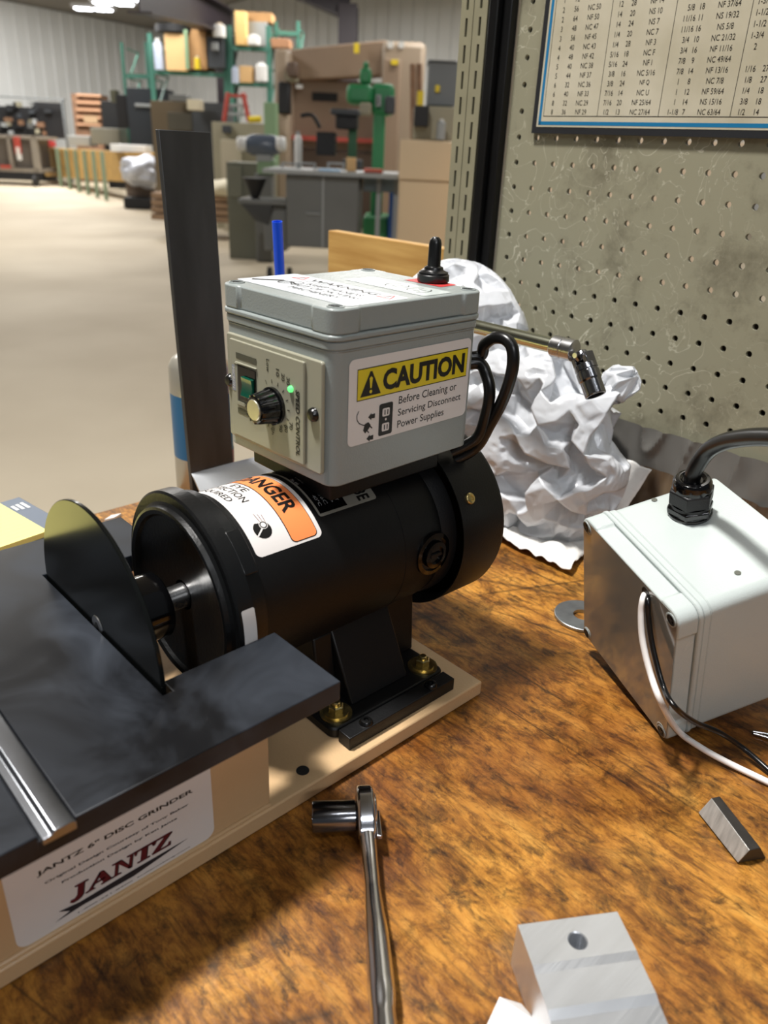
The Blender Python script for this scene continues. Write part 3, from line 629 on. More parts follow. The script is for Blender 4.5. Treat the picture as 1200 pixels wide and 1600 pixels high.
# pale edge strip, black upright and slotted post
mb = MB(); a = peg(-.62, 10.9, .0005); b = peg(-.62, -17, .0005); mb.add([a, a-PD*.004, b-PD*.004, b], [(0, 1, 2, 3)], mat('edge_bright', '#b7ad98', .35)); mb.add([a, a-PN*.006, b-PN*.006, b], [(0, 1, 2, 3)], peg_m)
put(mb, 'edge_strip', o)
mb = MB(); mb.box(.745, .6205, 0, .80, .645, 1.0, black_paint); mb.box(.737, .633, 0, .745, .645, 1.0, black_paint)
o = tag(mb.build('shelf_upright', bevel=.0015), 'black upright between the pegboard and the slotted post', 'upright')
post_m = mat('post_paint', '#86826c', .42, var=.06, scale=30)
t = thing('slotted_post', 'olive grey steel post with two columns of slots', 'post', (.74, .665, 0))
def slotted(y0, y1, x, zs, sw=.0034, sl=.0175):
    mb = MB(); yc = (y0+y1)/2; z = 0; lo = zs
    while z < 1.0:
        z1 = z+.0254; a, b = z+(.0254-sl)/2, z+(.0254+sl)/2
        for (ya, yb, za, zb) in ((y0, yc-sw/2, z, z1), (yc+sw/2, y1, z, z1), (yc-sw/2, yc+sw/2, z, a), (yc-sw/2, yc+sw/2, b, z1)):
            mb.add([(x, ya, za), (x, yb, za), (x, yb, zb), (x, ya, zb)], [(0, 1, 2, 3)], post_m)
        for ya in (yc-sw/2, yc+sw/2): mb.add([(x, ya, a), (x+.0025, ya, a), (x+.0025, ya, b), (x, ya, b)], [(0, 1, 2, 3)], post_m)
        for za in (a, b): mb.add([(x, yc-sw/2, za), (x+.0025, yc-sw/2, za), (x+.0025, yc+sw/2, za), (x, yc+sw/2, za)], [(0, 1, 2, 3)], post_m)
        z = z1
    for y in (y0, y1): mb.add([(x, y, 0), (x+.03, y, 0), (x+.03, y, 1.0), (x, y, 1.0)], [(0, 1, 2, 3)], post_m)
    mb.add([(x+.02, y0, 0), (x+.02, y1, 0), (x+.02, y1, 1), (x+.02, y0, 1)], [(0, 1, 2, 3)], blk)
    return mb
put(slotted(.6695, .6875, .740, .004), 'slotted_channel', t, smooth=False)
put(slotted(.6490, .6680, .7395, .004), 'slotted_channel', t, smooth=False)
# board behind the lower holes
mb = MB(); mb.box(.80, -.2, 0.001, .82, .60, .235, c_('dark_brown_board', '#3a2c22'))
tag(mb.build('backboard'), 'dark brown board behind the lower rows of pegboard holes', 'board')
# wrinkled strip below the pegboard
tape_m = mat('duct_tape', '#5d5b57', .35, bump=.6, bscale=30, var=.2, scale=12, stretch=(1, 1, .3))
film_m = mat('film_over_card', '#43352a', .2, bump=.8, bscale=26, col2='#6a5a46', scale=10, stretch=(1, 2, .5), coat=.6)
def wrinkled(y0, y1, z0, z1, x, m, amp, seed, lean=0):
    mb = MB(); nu, nv = 320, 24; vs = []
    for j in range(nv+1):
        for i in range(nu+1):
            y = y0+(y1-y0)*i/nu; z = z0+(z1-z0)*j/nv
            h = (1-abs(noise.noise(Vector((y*26+z*6, z*7, seed))))*2)**4*amp+noise.noise(Vector((y*70, z*34, seed+5)))*amp*.3
            vs.append((x-h-lean*(z1-z), y, z))
    mb.add(vs, [(j*(nu+1)+i, j*(nu+1)+i+1, (j+1)*(nu+1)+i+1, (j+1)*(nu+1)+i) for j in range(nv) for i in range(nu)], m); return mb
t = thing('splash_strip', 'grey taped and film wrapped strip running below the pegboard', 'strip', (.745, .3, 0))
put(wrinkled(-.2, .62, .075, .118, .741, tape_m, .006, 1, .1), 'tape_band', t, weld=False)
put(wrinkled(-.2, .62, 0, .078, .736, film_m, .010, 9, .1), 'film_wrap', t, weld=False)
# drill size chart
CH = peg(0, 0, .0045); cinv = plane_inv(CH, PD, PU); cfn = plane_fn(CH, PD, PU)
if cfn(0, 0, 1)[0] > CH.x: cfn = lambda x, y, h, f=cfn: f(x, y, -h)
chart_paper = mat('chart_paper', '#c6c0ad', .35, col2='#aca58f', scale=14)
chart_blue = mat('chart_blue', '#1d6f9c', .35); frame_blk = mat('chart_backing', '#26272a', .4)
t = thing('tap_drill_chart', 'yellowed tap and drill size chart with a blue border on the pegboard', 'chart', CH)
x0, y0 = cinv(830, 208); x1, y1 = x0+.46, y0+.40
mb = MB(); mb.add([cfn(a, b, h) for h in (-.004, 0) for a, b in ((x0, y0), (x1, y0), (x1, y1), (x0, y1))], [(0, 1, 2, 3), (4, 5, 6, 7), (0, 1, 5, 4), (1, 2, 6, 5), (2, 3, 7, 6), (3, 0, 4, 7)], frame_blk); put(mb, 'backing', t)
A = Art(); px, py = cinv(838, 198)
A.rect(px, py, x1-.006, y1-.006, chart_paper, 1)
bx, by = px+.0022, py+.0018; X1, Y1 = x1-.008, y1-.008; bw = .0034
for r_ in ((bx, by, X1, by+bw), (bx, Y1-bw, X1, Y1), (bx, by, bx+bw, Y1), (X1-bw, by, X1, Y1)): A.rect(*r_, chart_blue, 2)
ix, iy = cinv(849, 182)
for r_ in ((ix, iy, X1-.006, iy+.0006), (ix, iy, ix+.0005, Y1-.006)): A.rect(*r_, ink, 2)
bpx = lambda p: cinv(840+p/3.333, 176)[0]
for s_ in (312, 630, 1005): A.rect(bpx(s_), iy, bpx(s_)+.0005, Y1-.006, ink, 2)
G = [([75, 137, 225], [('8', '36', 'NF 29'), ('8', '32', 'NC 29'), ('6', '40', 'NF 33'), ('6', '32', 'NC 36'), ('5', '44', 'NF 37'), ('5', '40', 'NC 38'), ('4', '48', 'NF 42'), ('4', '40', 'NC 43'), ('3', '56', 'NF 45'), ('3', '48', 'NC 47'), ('2', '64', 'NF 50'), ('2', '56', 'NC 50'), ('1', '72', 'NF 53'), ('1', '64', 'NC 53')]),
     ([357, 418, 532], [('1/2', '13', 'NC 27/64'), ('7/16', '20', 'NF 25/64'), ('7/16', '14', 'NC U'), ('3/8', '24', 'NF Q'), ('3/8', '16', 'NC 5/16'), ('5/16', '24', 'NF I'), ('5/16', '18', 'NC F'), ('1/4', '28', 'NF 3'), ('1/4', '20', 'NC 7'), ('14', '24', 'NS 7'), ('14', '20', 'NS 10'), ('12', '28', 'NF 14'), ('12', '24', 'NC 16')]),
     ([705, 760, 892], [('1-1/8', '7', 'NC 63/64'), ('1', '14', 'NS 15/16'), ('1', '12', 'NF 59/64'), ('1', '8', 'NC 7/8'), ('7/8', '14', 'NF 13/16'), ('7/8', '9', 'NC 49/64'), ('3/4', '16', 'NF 11/16'), ('3/4', '10', 'NC 21/32'), ('11/16', '16', 'NS 5/8'), ('11/16', '11', 'NS 19/32'), ('5/8', '18', 'NF 37/64'), ('5/8', '11', 'NC 17/32')]),
     ([1063, 1140], [('1/2', '14'), ('3/8', '18'), ('1/4', '18'), ('1/8', '27'), ('1/16', '27'), ('', ''), ('2', '4-'), ('1-3/4', '5'), ('1-1/2', '6'), ('1-1/2', '12'), ('1-3/8', '6')])]
ty = cinv(862, 179)[1]; rp = .00825; ch = .0047
for cols, rows in G:
    for k, row in enumerate(rows):
        for c, s_ in zip(cols, row):
            if not s_: continue
            xc = bpx(c); A.text(s_, xc-.001, ty+k*rp, xc+.001, ty+k*rp+ch, ink, 2, nat=.82)
o = A.build('printed_sheet', cfn, t)

# ================================================================== DISC GRINDER
GR = thing('disc_grinder', 'black and tan bench disc grinder with a motor, tool rest and grey control box', 'disc grinder', (.19, .389, 0))
YC, ZC = .3892, .112
mb = MB(); mb.box(-.03, .2904, 0.0005, .3885, .488, .0123, tan_paint); base = put(mb, 'base_plate', GR, bevel=.0012)
for px, py in ((473, 1204),):
    p = onZ(px, py, .0124); mb = MB(); mb.cyl(p, p+Vector((0, 0, .0002)), .0042, black_matte, seg=24); put(mb, 'bolt_hole', base)
mb = MB()
mb.box(-.01, .2937, .0123, .198, .2975, .0985, tan_paint); mb.box(-.01, .481, .0123, .198, .4848, .0985, tan_paint); mb.box(-.01, .2975, .0123, -.0062, .481, .0985, tan_paint)
mb.tube([(-.01, .2932, .0128), (.198, .2932, .0128)], .0016, tan_paint, 8, 1)
cab = put(mb, 'rest_cabinet', GR, bevel=.0006)
# tool rest
out = [(-.03, .2599), (.2225, .2599), (.2225, .3206), (.1498, .3196), (.1498, .3093), (.1443, .3093), (.1443, .4688), (.1498, .4688), (.1498, .4583), (.2225, .4583), (.2225, .5195), (-.03, .5195)]
def ring_prism(mb, poly, z0, z1, m): mb.prism(poly, z0, z1, m)
mb = MB()
P1 = [(x, y) for x, y in out if x > .07]
mb.prism([(.0770, .2599)]+out[1:11]+[(.0770, .5195)], .0985, .111, rest_m)
mb.prism([(-.03, .2599), (.0615, .2599), (.0615, .5195), (-.03, .5195)], .0985, .111, rest_m)
mb.prism([(.0610, .2599), (.0775, .2599), (.0775, .5195), (.0610, .5195)], .0985, .1081, rest_m)
put(mb, 'tool_rest', GR, bevel=.0006)
# printed maker's plate on the cabinet
jf = lambda x, y, h: Vector((x, .2937-h, y)); jinv = lambda px, py: (lambda q: (q.x, q.z))(onY(px, py, .2937))
A = Art(); A.rect(.0512, .0142, .1598, .096, paper_white, 1, .006)
def q7(x, y): return jinv(x/2.4, 1080+y/2.4)
def jt(s_, bl, tr, m=ink, **k):
    a, b = q7(*bl), q7(*tr); A.text(s_, a[0], a[1], b[0], b[1], m, 2, **k)
jt('JANTZ 6" DISC GRINDER', (138, 700), (722, 362), bold=.03)
jt('Original Design Courtesy of Tony Baker', (168, 726), (706, 418), navy, bold=.028)
jt('Production Design by Ken Jantz', (232, 722), (664, 470), navy, bold=.028)
jt('1-800-351-8900  knifemaking.com', (292, 832), (711, 580), navy, bold=.035)
a, b = q7(255, 806), q7(682, 500)
# heavy slanted serif lettering of the maker's name
def logo(x0, y0, x1, y1):
    H = y1-y0; sh = .32
    def pl(pts, ox, wd, m, lay, gx=0, gy=0):
        A.poly([(x0+(ox+u*wd)*(x1-x0)+v*H*sh*.6+gx, y0+v*H+gy) for u, v in pts], m, lay)
    L = {'J': [[(.38, .25), (.38, .9), (.72, .9), (.72, .12), (.6, -.05), (.4, -.14), (.15, -.14), (.0, -.02), (.05, .12), (.25, .1)], [(.2, .9), (.9, .9), (.9, 1), (.2, 1)]],
         'A': [[(.5, 1), (.62, 1), (.97, .08), (.68, .08), (.43, .8)], [(.5, 1), (.12, .08), (.24, .08), (.55, .85)], [(.25, .32), (.75, .32), (.73, .42), (.28, .42)], [(0, 0), (.36, 0), (.34, .09), (.04, .09)], [(.58, 0), (1.05, 0), (1.03, .09), (.6, .09)]],
         'N': [[(.15, .08), (.27, .08), (.27, .92), (.15, .92)], [(.15, 1), (.38, 1), (.88, .0), (.76, .0)], [(.74, .0), (.88, .0), (.88, .92), (.76, .92)], [(0, 0), (.42, 0), (.42, .09), (0, .09)], [(0, .91), (.38, .91), (.38, 1), (0, 1)], [(.62, .91), (1.02, .91), (1.02, 1), (.62, 1)]],
         'T': [[(.36, .08), (.66, .08), (.66, .95), (.36, .95)], [(0, .88), (1, .88), (1, 1), (0, 1)], [(0, .68), (.08, .68), (.13, .9), (0, .9)], [(.92, .68), (1, .68), (1, .9), (.87, .9)], [(.2, 0), (.82, 0), (.82, .09), (.2, .09)]],
         'Z': [[(.05, 0), (.95, 0), (.95, .11), (.05, .11)], [(.05, .89), (.95, .89), (.95, 1), (.05, 1)], [(.05, .08), (.38, .08), (.95, .92), (.62, .92)], [(.05, .7), (.13, .7), (.18, .9), (.05, .9)], [(.87, .3), (.95, .3), (.95, .1), (.82, .1)]]}
    for ch_, ox, wd in (('J', 0, .16), ('A', .13, .24), ('N', .36, .22), ('T', .57, .19), ('Z', .74, .2)):
        for g in L[ch_]:
            pl(g, ox, wd, navy, 3, .0006, -.0005); pl(g, ox, wd, maroon, 4)
logo(a[0]+.001, a[1]+.002, b[0]-.004, b[1])
sw = [q7(205, 867), q7(262, 822), q7(218, 826), q7(300, 788), q7(480, 680), q7(705, 549), q7(500, 692), q7(310, 800)]
A.poly([sw[0], sw[1], sw[2], sw[3], sw[4], sw[5], sw[6], sw[7]], navy, 3)
A.build('maker_plate', jf, GR, step=.00008)
# bar in the rest's groove
mb = MB(); prof = [(.0622, .1082), (.0763, .1082), (.0763, .1124), (.0748, .1134), (.0672, .1134), (.0658, .1118), (.0622, .1114)]
mb.add([(x, y, z) for y in (.2562, .545) for x, z in prof], [tuple(range(7)), tuple(range(13, 6, -1))]+[(i, (i+1) % 7, 7+(i+1) % 7, 7+i) for i in range(7)], mat('guide_steel', '#9a9da3', .33, 1, var=.06, scale=30))
tag(mb.build('guide_bar', bevel=.0004), 'bright steel guide bar lying in the groove of the black tool rest', 'guide bar')
# disc, hub, shaft
X = Vector((1, 0, 0)); AX = Vector((0, YC, ZC))
disc_m = mat('disc_plate', '#3a3d3c', .17, .9)
mb = MB(); mb.lathe([(0, 0), (0, .0757), (.0005, .0762), (.0021, .0762), (.0026, .0757), (.0026, 0)], AX+X*.1456, X, disc_m, 96); DSC = put(mb, 'sanding_disc', GR)
mb = MB(); mb.lathe([(.1450, 0), (.1450, .0062), (.1456, .0066)], AX, X, steel, 24); mb.lathe([(.1447, 0), (.1449, .0026), (.1450, .0028)], AX, X, black_matte, 6); put(mb, 'centre_screw', DSC)
mb = MB(); mb.lathe([(.1482, 0), (.1482, .0195), (.1492, .0207), (.1585, .0207), (.1592, .0200), (.1599, .0207), (.1840, .0207), (.1852, .0196), (.1852, .008)], AX, X, black_gloss, 64); HUB = put(mb, 'hub', DSC)
for ang in (18, 200):
    d = Vector((0, -math.sin(math.radians(ang)), math.cos(math.radians(ang)))); p = AX+X*.1665+d*.0204
    mb = MB(); mb.lathe([(0, .0032), (.0005, .0034), (.0005, .0018), (-.001, .0016)], p, d, steel, 6); put(mb, 'set_screw', HUB)
mb = MB(); mb.lathe([(.184, .0075), (.202, .0079)], AX, X, steel, 40); put(mb, 'shaft', GR)
# motor
bell_m = mat('bell_black', '#0c0d0e', .33, bump=.15, bscale=400)
mb = MB(); mb.lathe([(.2015, .010), (.2008, .030), (.1995, .050), (.1985, .0525), (.1965, .0540), (.1955, .0568), (.1960, .0585), (.1990, .0592), (.2005, .0610), (.2000, .0662), (.2012, .0676), (.2110, .0676), (.2114, .0630), (.2118, .0618), (.2150, .0612), (.2235, .0604), (.2235, .0592)], AX, X, bell_m, 96)
BELL = put(mb, 'front_bell', GR, ang=25)
for a0, a1 in ((-40, 33), (33.6, 58), (120, 160), (200, 250)):
    mb = MB(); n = 14; ps = []
    for k in range(n+1):
        a = math.radians(a0+(a1-a0)*k/n); d = Vector((0, -math.sin(a), math.cos(a)))
        ps.append((AX+d*.0600, AX+d*(.0668 if (a0 > 0) else .0636)))
    vs = []
    for i_, o_ in ps: vs += [i_+X*.2112, o_+X*.2112, o_+X*.2205, i_+X*.2225]
    fs = [(4*k+a, 4*k+(a+1) % 4, 4*k+4+(a+1) % 4, 4*k+4+a) for k in range(n) for a in range(4)]+[(0, 1, 2, 3), (4*n+3, 4*n+2, 4*n+1, 4*n)]
    mb.add(vs, fs, bell_m); put(mb, 'bell_lug', BELL, bevel=.0005)
def cylfn(r): return lambda x, y, h: AX+X*y+Vector((0, -math.sin(x/r), math.cos(x/r)))*(r+h)   # x runs round the body, y along it
A = Art(); A.rect(math.radians(73.5)*.0677, .2022, math.radians(93.5)*.0677, .2108, paper_white, 1, .0012); A.build('balance_sticker', cylfn(.0677), BELL, cut=.003, base=.0003)
mb = MB(); mb.lathe([(.2235, .0560), (.2235, .0594), (.3385, .0594), (.3388, .0588), (.3395, .0588), (.3398, .0592), (.3700, .0592), (.3790, .0575), (.3800, .02), (.3800, 0)], AX, X, black_paint, 96)
MO = put(mb, 'motor_body', GR, ang=25)
# brush cap on the rear bell
d = Vector((0, -1, 0)); p = AX+X*.3745+d*.0575; p = AX+X*.3660+d*.0575
mb = MB(); mb.lathe([(0, .0165), (.0030, .0160), (.0035, .0130), (.0018, .0128), (.0018, .0105), (.0055, .0100), (.0058, .0070), (.0040, .0066), (.0040, 0)], p, d, black_gloss, 32)
BC = put(mb, 'brush_cap', MO)
mb = MB(); mb.box(-.0052, -.0011, -.0003, .0052, .0011, .0012, black_matte, Matrix.Translation(p+d*.0042) @ Matrix.Rotation(PI/2, 4, 'X')); put(mb, 'cap_slot', BC)
# shroud with slots at the rear
mb = MB(); mb.lathe([(.3990, .0665), (.3870, .0692), (.3868, .0700), (.4290, .0704), (.4330, .0688), (.4335, .0600), (.4335, 0)], AX, X, black_paint, 96); mb.lathe([(.399, .0660), (.3870, .0690)], AX, X, black_matte, 96)
SH = put(mb, 'fan_shroud', GR)
mb = MB(); mb.lathe([(.376, .0585), (.384, .0600), (.390, .0600), (.392, .05)], AX, X, black_matte, 64); put(mb, 'end_bell', MO)
for ang in (60.5, 180.5, 300.5):
    d = Vector((0, -math.sin(math.radians(ang)), math.cos(math.radians(ang)))); p = AX+X*.3990+d*.0700
    mb = MB(); mb.lathe([(0, .0044), (.0012, .0042), (.0018, .0036), (.0020, .0022), (.0012, .0018), (.0012, 0)], p, d, zinc_yellow, 16); put(mb, 'shroud_screw', SH)
# stickers round the motor
r = .0594; rad = math.radians
A = Art(); A.rect(rad(-60)*r, .2268, rad(51.5)*r, .2762, paper_white, 1, .004)
A.rect(rad(-58)*r, .2532, rad(50)*r, .2732, ink, 2, .0035); A.rect(rad(-57.5)*r, .2538, rad(49.4)*r, .2727, orange, 3, .0032)
A.text('DANGER', rad(-26)*r, .2578, rad(30.5)*r, .2695, ink, 4, bold=.03)
A.text('EYE', rad(-13)*r, .2462, rad(3)*r, .2514, ink, 2, bold=.01); A.text('PROTECTION', rad(-33)*r, .2386, rad(13)*r, .2440, ink, 2, bold=.01); A.text('REQUIRED', rad(-28)*r, .2302, rad(8.5)*r, .2358, ink, 2, bold=.01)
hx, hy = rad(36)*r, .2385
A.poly([(hx+.0062*math.cos(t_), hy+.0060*math.sin(t_)) for t_ in [rad(a_) for a_ in range(-150, 131, 20)]], ink, 2)
A.poly(ngon(hx-.0028, hy+.0020, .0029, 16), paper_white, 3); A.ring(hx-.0028, hy+.0020, .0021, .0007, ink, 4); A.line([(hx-.001, hy+.0005), (hx+.0035, hy-.0052)], .0010, paper_white, 3)
for k in range(3): A.line([(hx-.0125+k*.0012, hy+.0005+k*.0022), (hx-.0045, hy+.0012+k*.0017)], .00035, maroon, 2)
A.build('danger_sticker', cylfn(r), MO, cut=.002)
A = Art(); A.rect(rad(-50)*r, .2800, rad(40)*r, .3290, silver_lab, 1, .002); A.rect(rad(-48)*r, .2815, rad(38)*r, .3040, black_gloss, 2)
for k, s_ in enumerate(('Volts', 'Amps', 'Power', 'Frame', 'Max. amb.')): A.text(s_, rad(2+k*.5)*r, .2985-k*.0042, rad(12)*r, .3008-k*.0042, lgrey, 3)
for k, s_ in enumerate(('CONT', 'HP', '56C', '40°C')): A.text(s_, rad(24)*r, .2978-k*.0046, rad(33)*r, .3003-k*.0046, lgrey, 3)
A.text('3E', rad(30)*r, .314, rad(38)*r, .324, ink, 2, bold=.03)
A.build('nameplate', cylfn(r), MO, cut=.002)
# motor foot
mb = MB(); poly = rr(.2614, .3118, .3690, .4666, .006)
mb.prism(poly, .0125, .0205, black_paint)
mb.add([(x, y, z) for x in (.2880, .3420) for (y, z) in ((YC-.066, .0205), (YC+.066, .0205), (YC+.040, .072), (YC-.040, .072))], [(0, 1, 2, 3), (7, 6, 5, 4), (0, 1, 5, 4), (1, 2, 6, 5), (2, 3, 7, 6), (3, 0, 4, 7)], black_paint)
mb.add([(x, y, z) for x in (.3420, .3690) for (y, z) in ((YC-.043, .0205), (YC+.043, .0205), (YC+.040, .072), (YC-.040, .072))], [(0, 1, 2, 3), (7, 6, 5, 4), (0, 1, 5, 4), (1, 2, 6, 5), (2, 3, 7, 6), (3, 0, 4, 7)], black_paint)
mb.add([(x, y, z) for x in (.2720, .2880) for (y, z) in ((YC-.050, .0205), (YC+.050, .0205), (YC+.042, .070), (YC-.042, .070))], [(0, 1, 2, 3), (7, 6, 5, 4), (0, 1, 5, 4), (1, 2, 6, 5), (2, 3, 7, 6), (3, 0, 4, 7)], black_paint)
FT = put(mb, 'motor_foot', GR, bevel=.0015)
bolts = [onZ(525, 1113, .0215), onZ(660, 1040, .0215)]
bolts += [Vector((b_.x, 2*YC-b_.y, b_.z)) for b_ in bolts]
for b_ in bolts:
    b_.z = .0205; mb = MB(); mb.lathe([(0, .0112), (.0015, .0112), (.0015, .0086), (.0027, .0086), (.0027, 0)], b_, (0, 0, 1), zinc_yellow, 32)
    W_ = put(mb, 'washer', FT)
    mb = MB(); mb.lathe([(.0027, 0), (.0027, .0054), (.0070, .0054), (.0078, .0044), (.0078, 0)], b_, (0, 0, 1), zinc_yellow, 6); mb.lathe([(.0078, .0030), (.0098, .0030), (.0102, .0022), (.0102, 0)], b_, (0, 0, 1), zinc_yellow, 16); put(mb, 'bolt', FT, ang=25)
mb = MB(); mb.box(.2638, .2976, .0125, .3645, .3092, .0225, black_paint); BR = put(mb, 'clamp_bar', GR, bevel=.0006)
for x in (.2825, .3449):
    mb = MB(); mb.lathe([(0, .0048), (.0012, .0046), (.0026, .0036), (.0030, .0020), (.0030, .0018), (.0014, .0016), (.0014, 0)], (x, .3028, .0225), (0, 0, 1), screw_black, 20); put(mb, 'button_screw', BR)
# ---- enclosure builder (local: centre of plan at 0, z up, lid on top)
def notch(w, d, r, ins, cor):
    """rounded rectangle whose sides are set in between the corner posts"""
    o = []; hw, hd = w/2, d/2
    for sx, sy, a in ((1, -1, -PI/2), (1, 1, 0), (-1, 1, PI/2), (-1, -1, PI)):
        cx, cy = sx*(hw-r), sy*(hd-r)
        arc = [(cx+r*math.cos(a+PI/2*k/6), cy+r*math.sin(a+PI/2*k/6)) for k in range(7)]
        t0 = (arc[0][0], arc[0][1]); t1 = arc[-1]
        dx0 = (-sx if abs(abs(t0[1])-hd) < 1e-6 else 0, -sy if abs(abs(t0[0])-hw) < 1e-6 else 0)
        dx1 = (-sx if abs(abs(t1[1])-hd) < 1e-6 else 0, -sy if abs(abs(t1[0])-hw) < 1e-6 else 0)
        n0 = (0 if dx0[0] else -sx, 0 if dx0[1] else -sy); n1 = (0 if dx1[0] else -sx, 0 if dx1[1] else -sy)
        p0 = (t0[0]+dx0[0]*(cor-r), t0[1]+dx0[1]*(cor-r)); p1 = (t1[0]+dx1[0]*(cor-r), t1[1]+dx1[1]*(cor-r))
        o += [(p0[0]+dx0[0]*ins+n0[0]*ins, p0[1]+dx0[1]*ins+n0[1]*ins), p0]+arc+[p1, (p1[0]+dx1[0]*ins+n1[0]*ins, p1[1]+dx1[1]*ins+n1[1]*ins)]
    return o
def enclosure(parent, M, w, d, h, m, lidm=None):
    mb = MB(); R2 = lambda e, r=.009: rr(-w/2+e, -d/2+e, w/2-e, d/2-e, r)
    zb = h-.0185
    mb.prism(R2(.0018, .008), 0, zb-.0048, m, M); mb.prism(R2(.0008), zb-.0048, zb, m, M)
    mb.prism(R2(.0013), zb-.0062, zb-.0048, m, M)
    body = put(mb, 'enclosure_body', parent, bevel=.0007)
    mb = MB(); mb.prism(R2(0), zb+.0003, zb+.0040, m, M); mb.prism(notch(w-.0012, d-.0012, .0085, .0016, .019), zb+.0040, h, m, M)
    lid = put(mb, 'lid', parent, bevel=.0011)
    for sx in (-1, 1):
        for sy in (-1, 1):
            c = Vector((sx*(w/2-.0085), sy*(d/2-.0085), h))
            mb = MB(); mb.lathe([(.0001, .0052), (.0006, .0050), (.0007, .0043), (.0002, .0041)], c, (0, 0, 1), m, 24, M)
            mb.lathe([(.0002, 0), (.0002, .0001), (.0003, .0041)], c, (0, 0, 1), mat('screw_dark', '#303234', .3, 1), 24, M)
            for a in (0, PI/2): mb.box(-.0026, -.0005, .0003, .0026, .0005, .0005, ink, M @ Matrix.Translation(c) @ Matrix.Rotation(a+.4, 4, 'Z'))
            put(mb, 'lid_screw', lid)
    return body, lid
# ---- control box on the motor
BM = Matrix.Translation((.3371, .3895, .1845)) @ Matrix.Rotation(.0276, 4, 'Z'); BW, BDp, BH = .131, .1122, .1064
CB = bpy.data.objects.new('control_box', None); COL.objects.link(CB); CB.parent = GR; CB.empty_display_size = .02; CB.location = Vector((.3371, .3895, .1845))-GR.location
enclosure(CB, BM, BW, BDp, BH, grey_abs)
mb = MB(); mb.box(.2870, .3490, .1675, .3850, .4350, .1842, black_paint); put(mb, 'mounting_bracket', GR, bevel=.001)
bf = lambda p: BM @ Vector(p)
ex, ey, ez = BM.to_3x3() @ Vector((1, 0, 0)), BM.to_3x3() @ Vector((0, 1, 0)), Vector((0, 0, 1))
# caution sticker on the long face
FO = bf((0, -BDp/2+.0016, 0)); ffn = plane_fn(FO, ex, ez); finv = plane_inv(FO, ex, ez)
A = Art(); q8 = lambda x, y: finv(540+x/5.714, 520+y/5.714)
a, b = q8(35, 1045), q8(1140, 60); fx0, fz0, fx1, fz1 = -.0522, .0238, .0562, .0768
A.rect(fx0, fz0, fx1, fz1, paper_white, 1, .004)
yb0, yb1 = .0512, .0706
A.rect(-.0457, yb0, .0535, yb1, ink, 2); A.rect(-.0453, yb0+.0006, .0531, yb1-.0006, yellow, 3)
tx = -.0348; A.poly([(tx-.0085, yb0+.0022), (tx+.0085, yb0+.0022), (tx+.0008, yb1-.0024), (tx-.0008, yb1-.0024)], ink, 4)
A.poly([(tx-.0006, yb0+.0068), (tx+.0006, yb0+.0068), (tx+.0013, yb0+.0128), (tx, yb0+.014), (tx-.0013, yb0+.0128)], yellow, 5); A.poly(ngon(tx, yb0+.0046, .0011), yellow, 5)
A.text('CAUTION', -.0248, yb0+.0030, .0505, yb1-.0030, ink, 4, bold=.045)
def ft(s_, bl, tr): a, b = q8(*bl), q8(*tr); A.text(s_, a[0], a[1], b[0], b[1], ink, 2, bold=.006)
ft('Before Cleaning or', (487, 648), (1016, 462)); 
a0, b0 = q8(487, 650), q8(1016, 462)
A.items.pop()
A.text('Before Cleaning or', -.0100, .0418, .0445, .0484, ink, 2, bold=.006)
A.text('Servicing Disconnect', -.0103, .0342, .0497, .0402, ink, 2, bold=.006)
A.text('Power Supplies', -.0103, .0262, .0335, .0326, ink, 2, bold=.006)
A.rect(-.0268, .0256, -.0150, .0462, ink, 2, .0015)
for zz in (.0282, .0378):
    A.rect(-.0240, zz, -.0178, zz+.0052, paper_white, 3, .001)
    for dx in (-.0224, -.0200): A.rect(dx, zz+.001, dx+.0009, zz+.0042, ink, 4)
A.poly(ngon(-.0209, .0358, .0008), paper_white, 3)
A.line([(-.0437, .0452), (-.0452, .0428), (-.0450, .0398), (-.0432, .0374), (-.0405, .0360), (-.0385, .0352)], .0006, ink, 2)
A.poly([(-.0385, .0362), (-.0355, .0368), (-.0335, .0345), (-.0352, .0322), (-.0380, .0300), (-.0398, .0322)], ink, 2)
A.line([(-.0348, .0345), (-.0322, .0322)], .0008, ink, 2); A.line([(-.0372, .0322), (-.0348, .0298)], .0008, ink, 2)
for ax_, az in ((-.0360, .0398), (-.0368, .0262)): A.poly([(ax_, az), (ax_+.0028, az+.0024), (ax_+.0028, az+.0014), (ax_+.0058, az+.0016), (ax_+.0058, az-.0014), (ax_+.0028, az-.0012), (ax_+.0028, az-.0022)], ink, 2)
A.build('caution_sticker', ffn, CB)
# labels on the lid
TO = bf((0, 0, BH)); tfn = plane_fn(TO, ex, ey)
A = Art(); A.rect(-.0505, -.0512, -.0012, .0585, mat('lid_sticker', '#c9ced2', .3), 1, .003)
def tri(cx, cy, s_):
    p = [(cx+s_*math.cos(2*PI*k/3), cy+s_*math.sin(2*PI*k/3)) for k in range(3)]; A.line(p+[p[0]], .0009, red, 2); A.line([(cx+s_*.5, cy), (cx-s_*.1, cy)], .0009, ink, 2); A.poly(ngon(cx-s_*.25, cy, .0005, 8), ink, 2)
tri(-.0110, -.0415, .0068); tri(-.0110, .0400, .0068)
A.text('WARNING', -.0135, -.0330, -.0065, .0305, ink, 2, bold=.01, rot=3)
A.rect(-.0160, -.0330, -.0155, .0305, ink, 2)
for k, (s_, w_) in enumerate((('KEEP HANDS', .025), ('OUT OF MOVING', .032), ('MACHINERY', .023))): A.text(s_, -.0245-k*.0082, -.006-w_, -.0190-k*.0082, -.006+w_, ink, 2, rot=3)
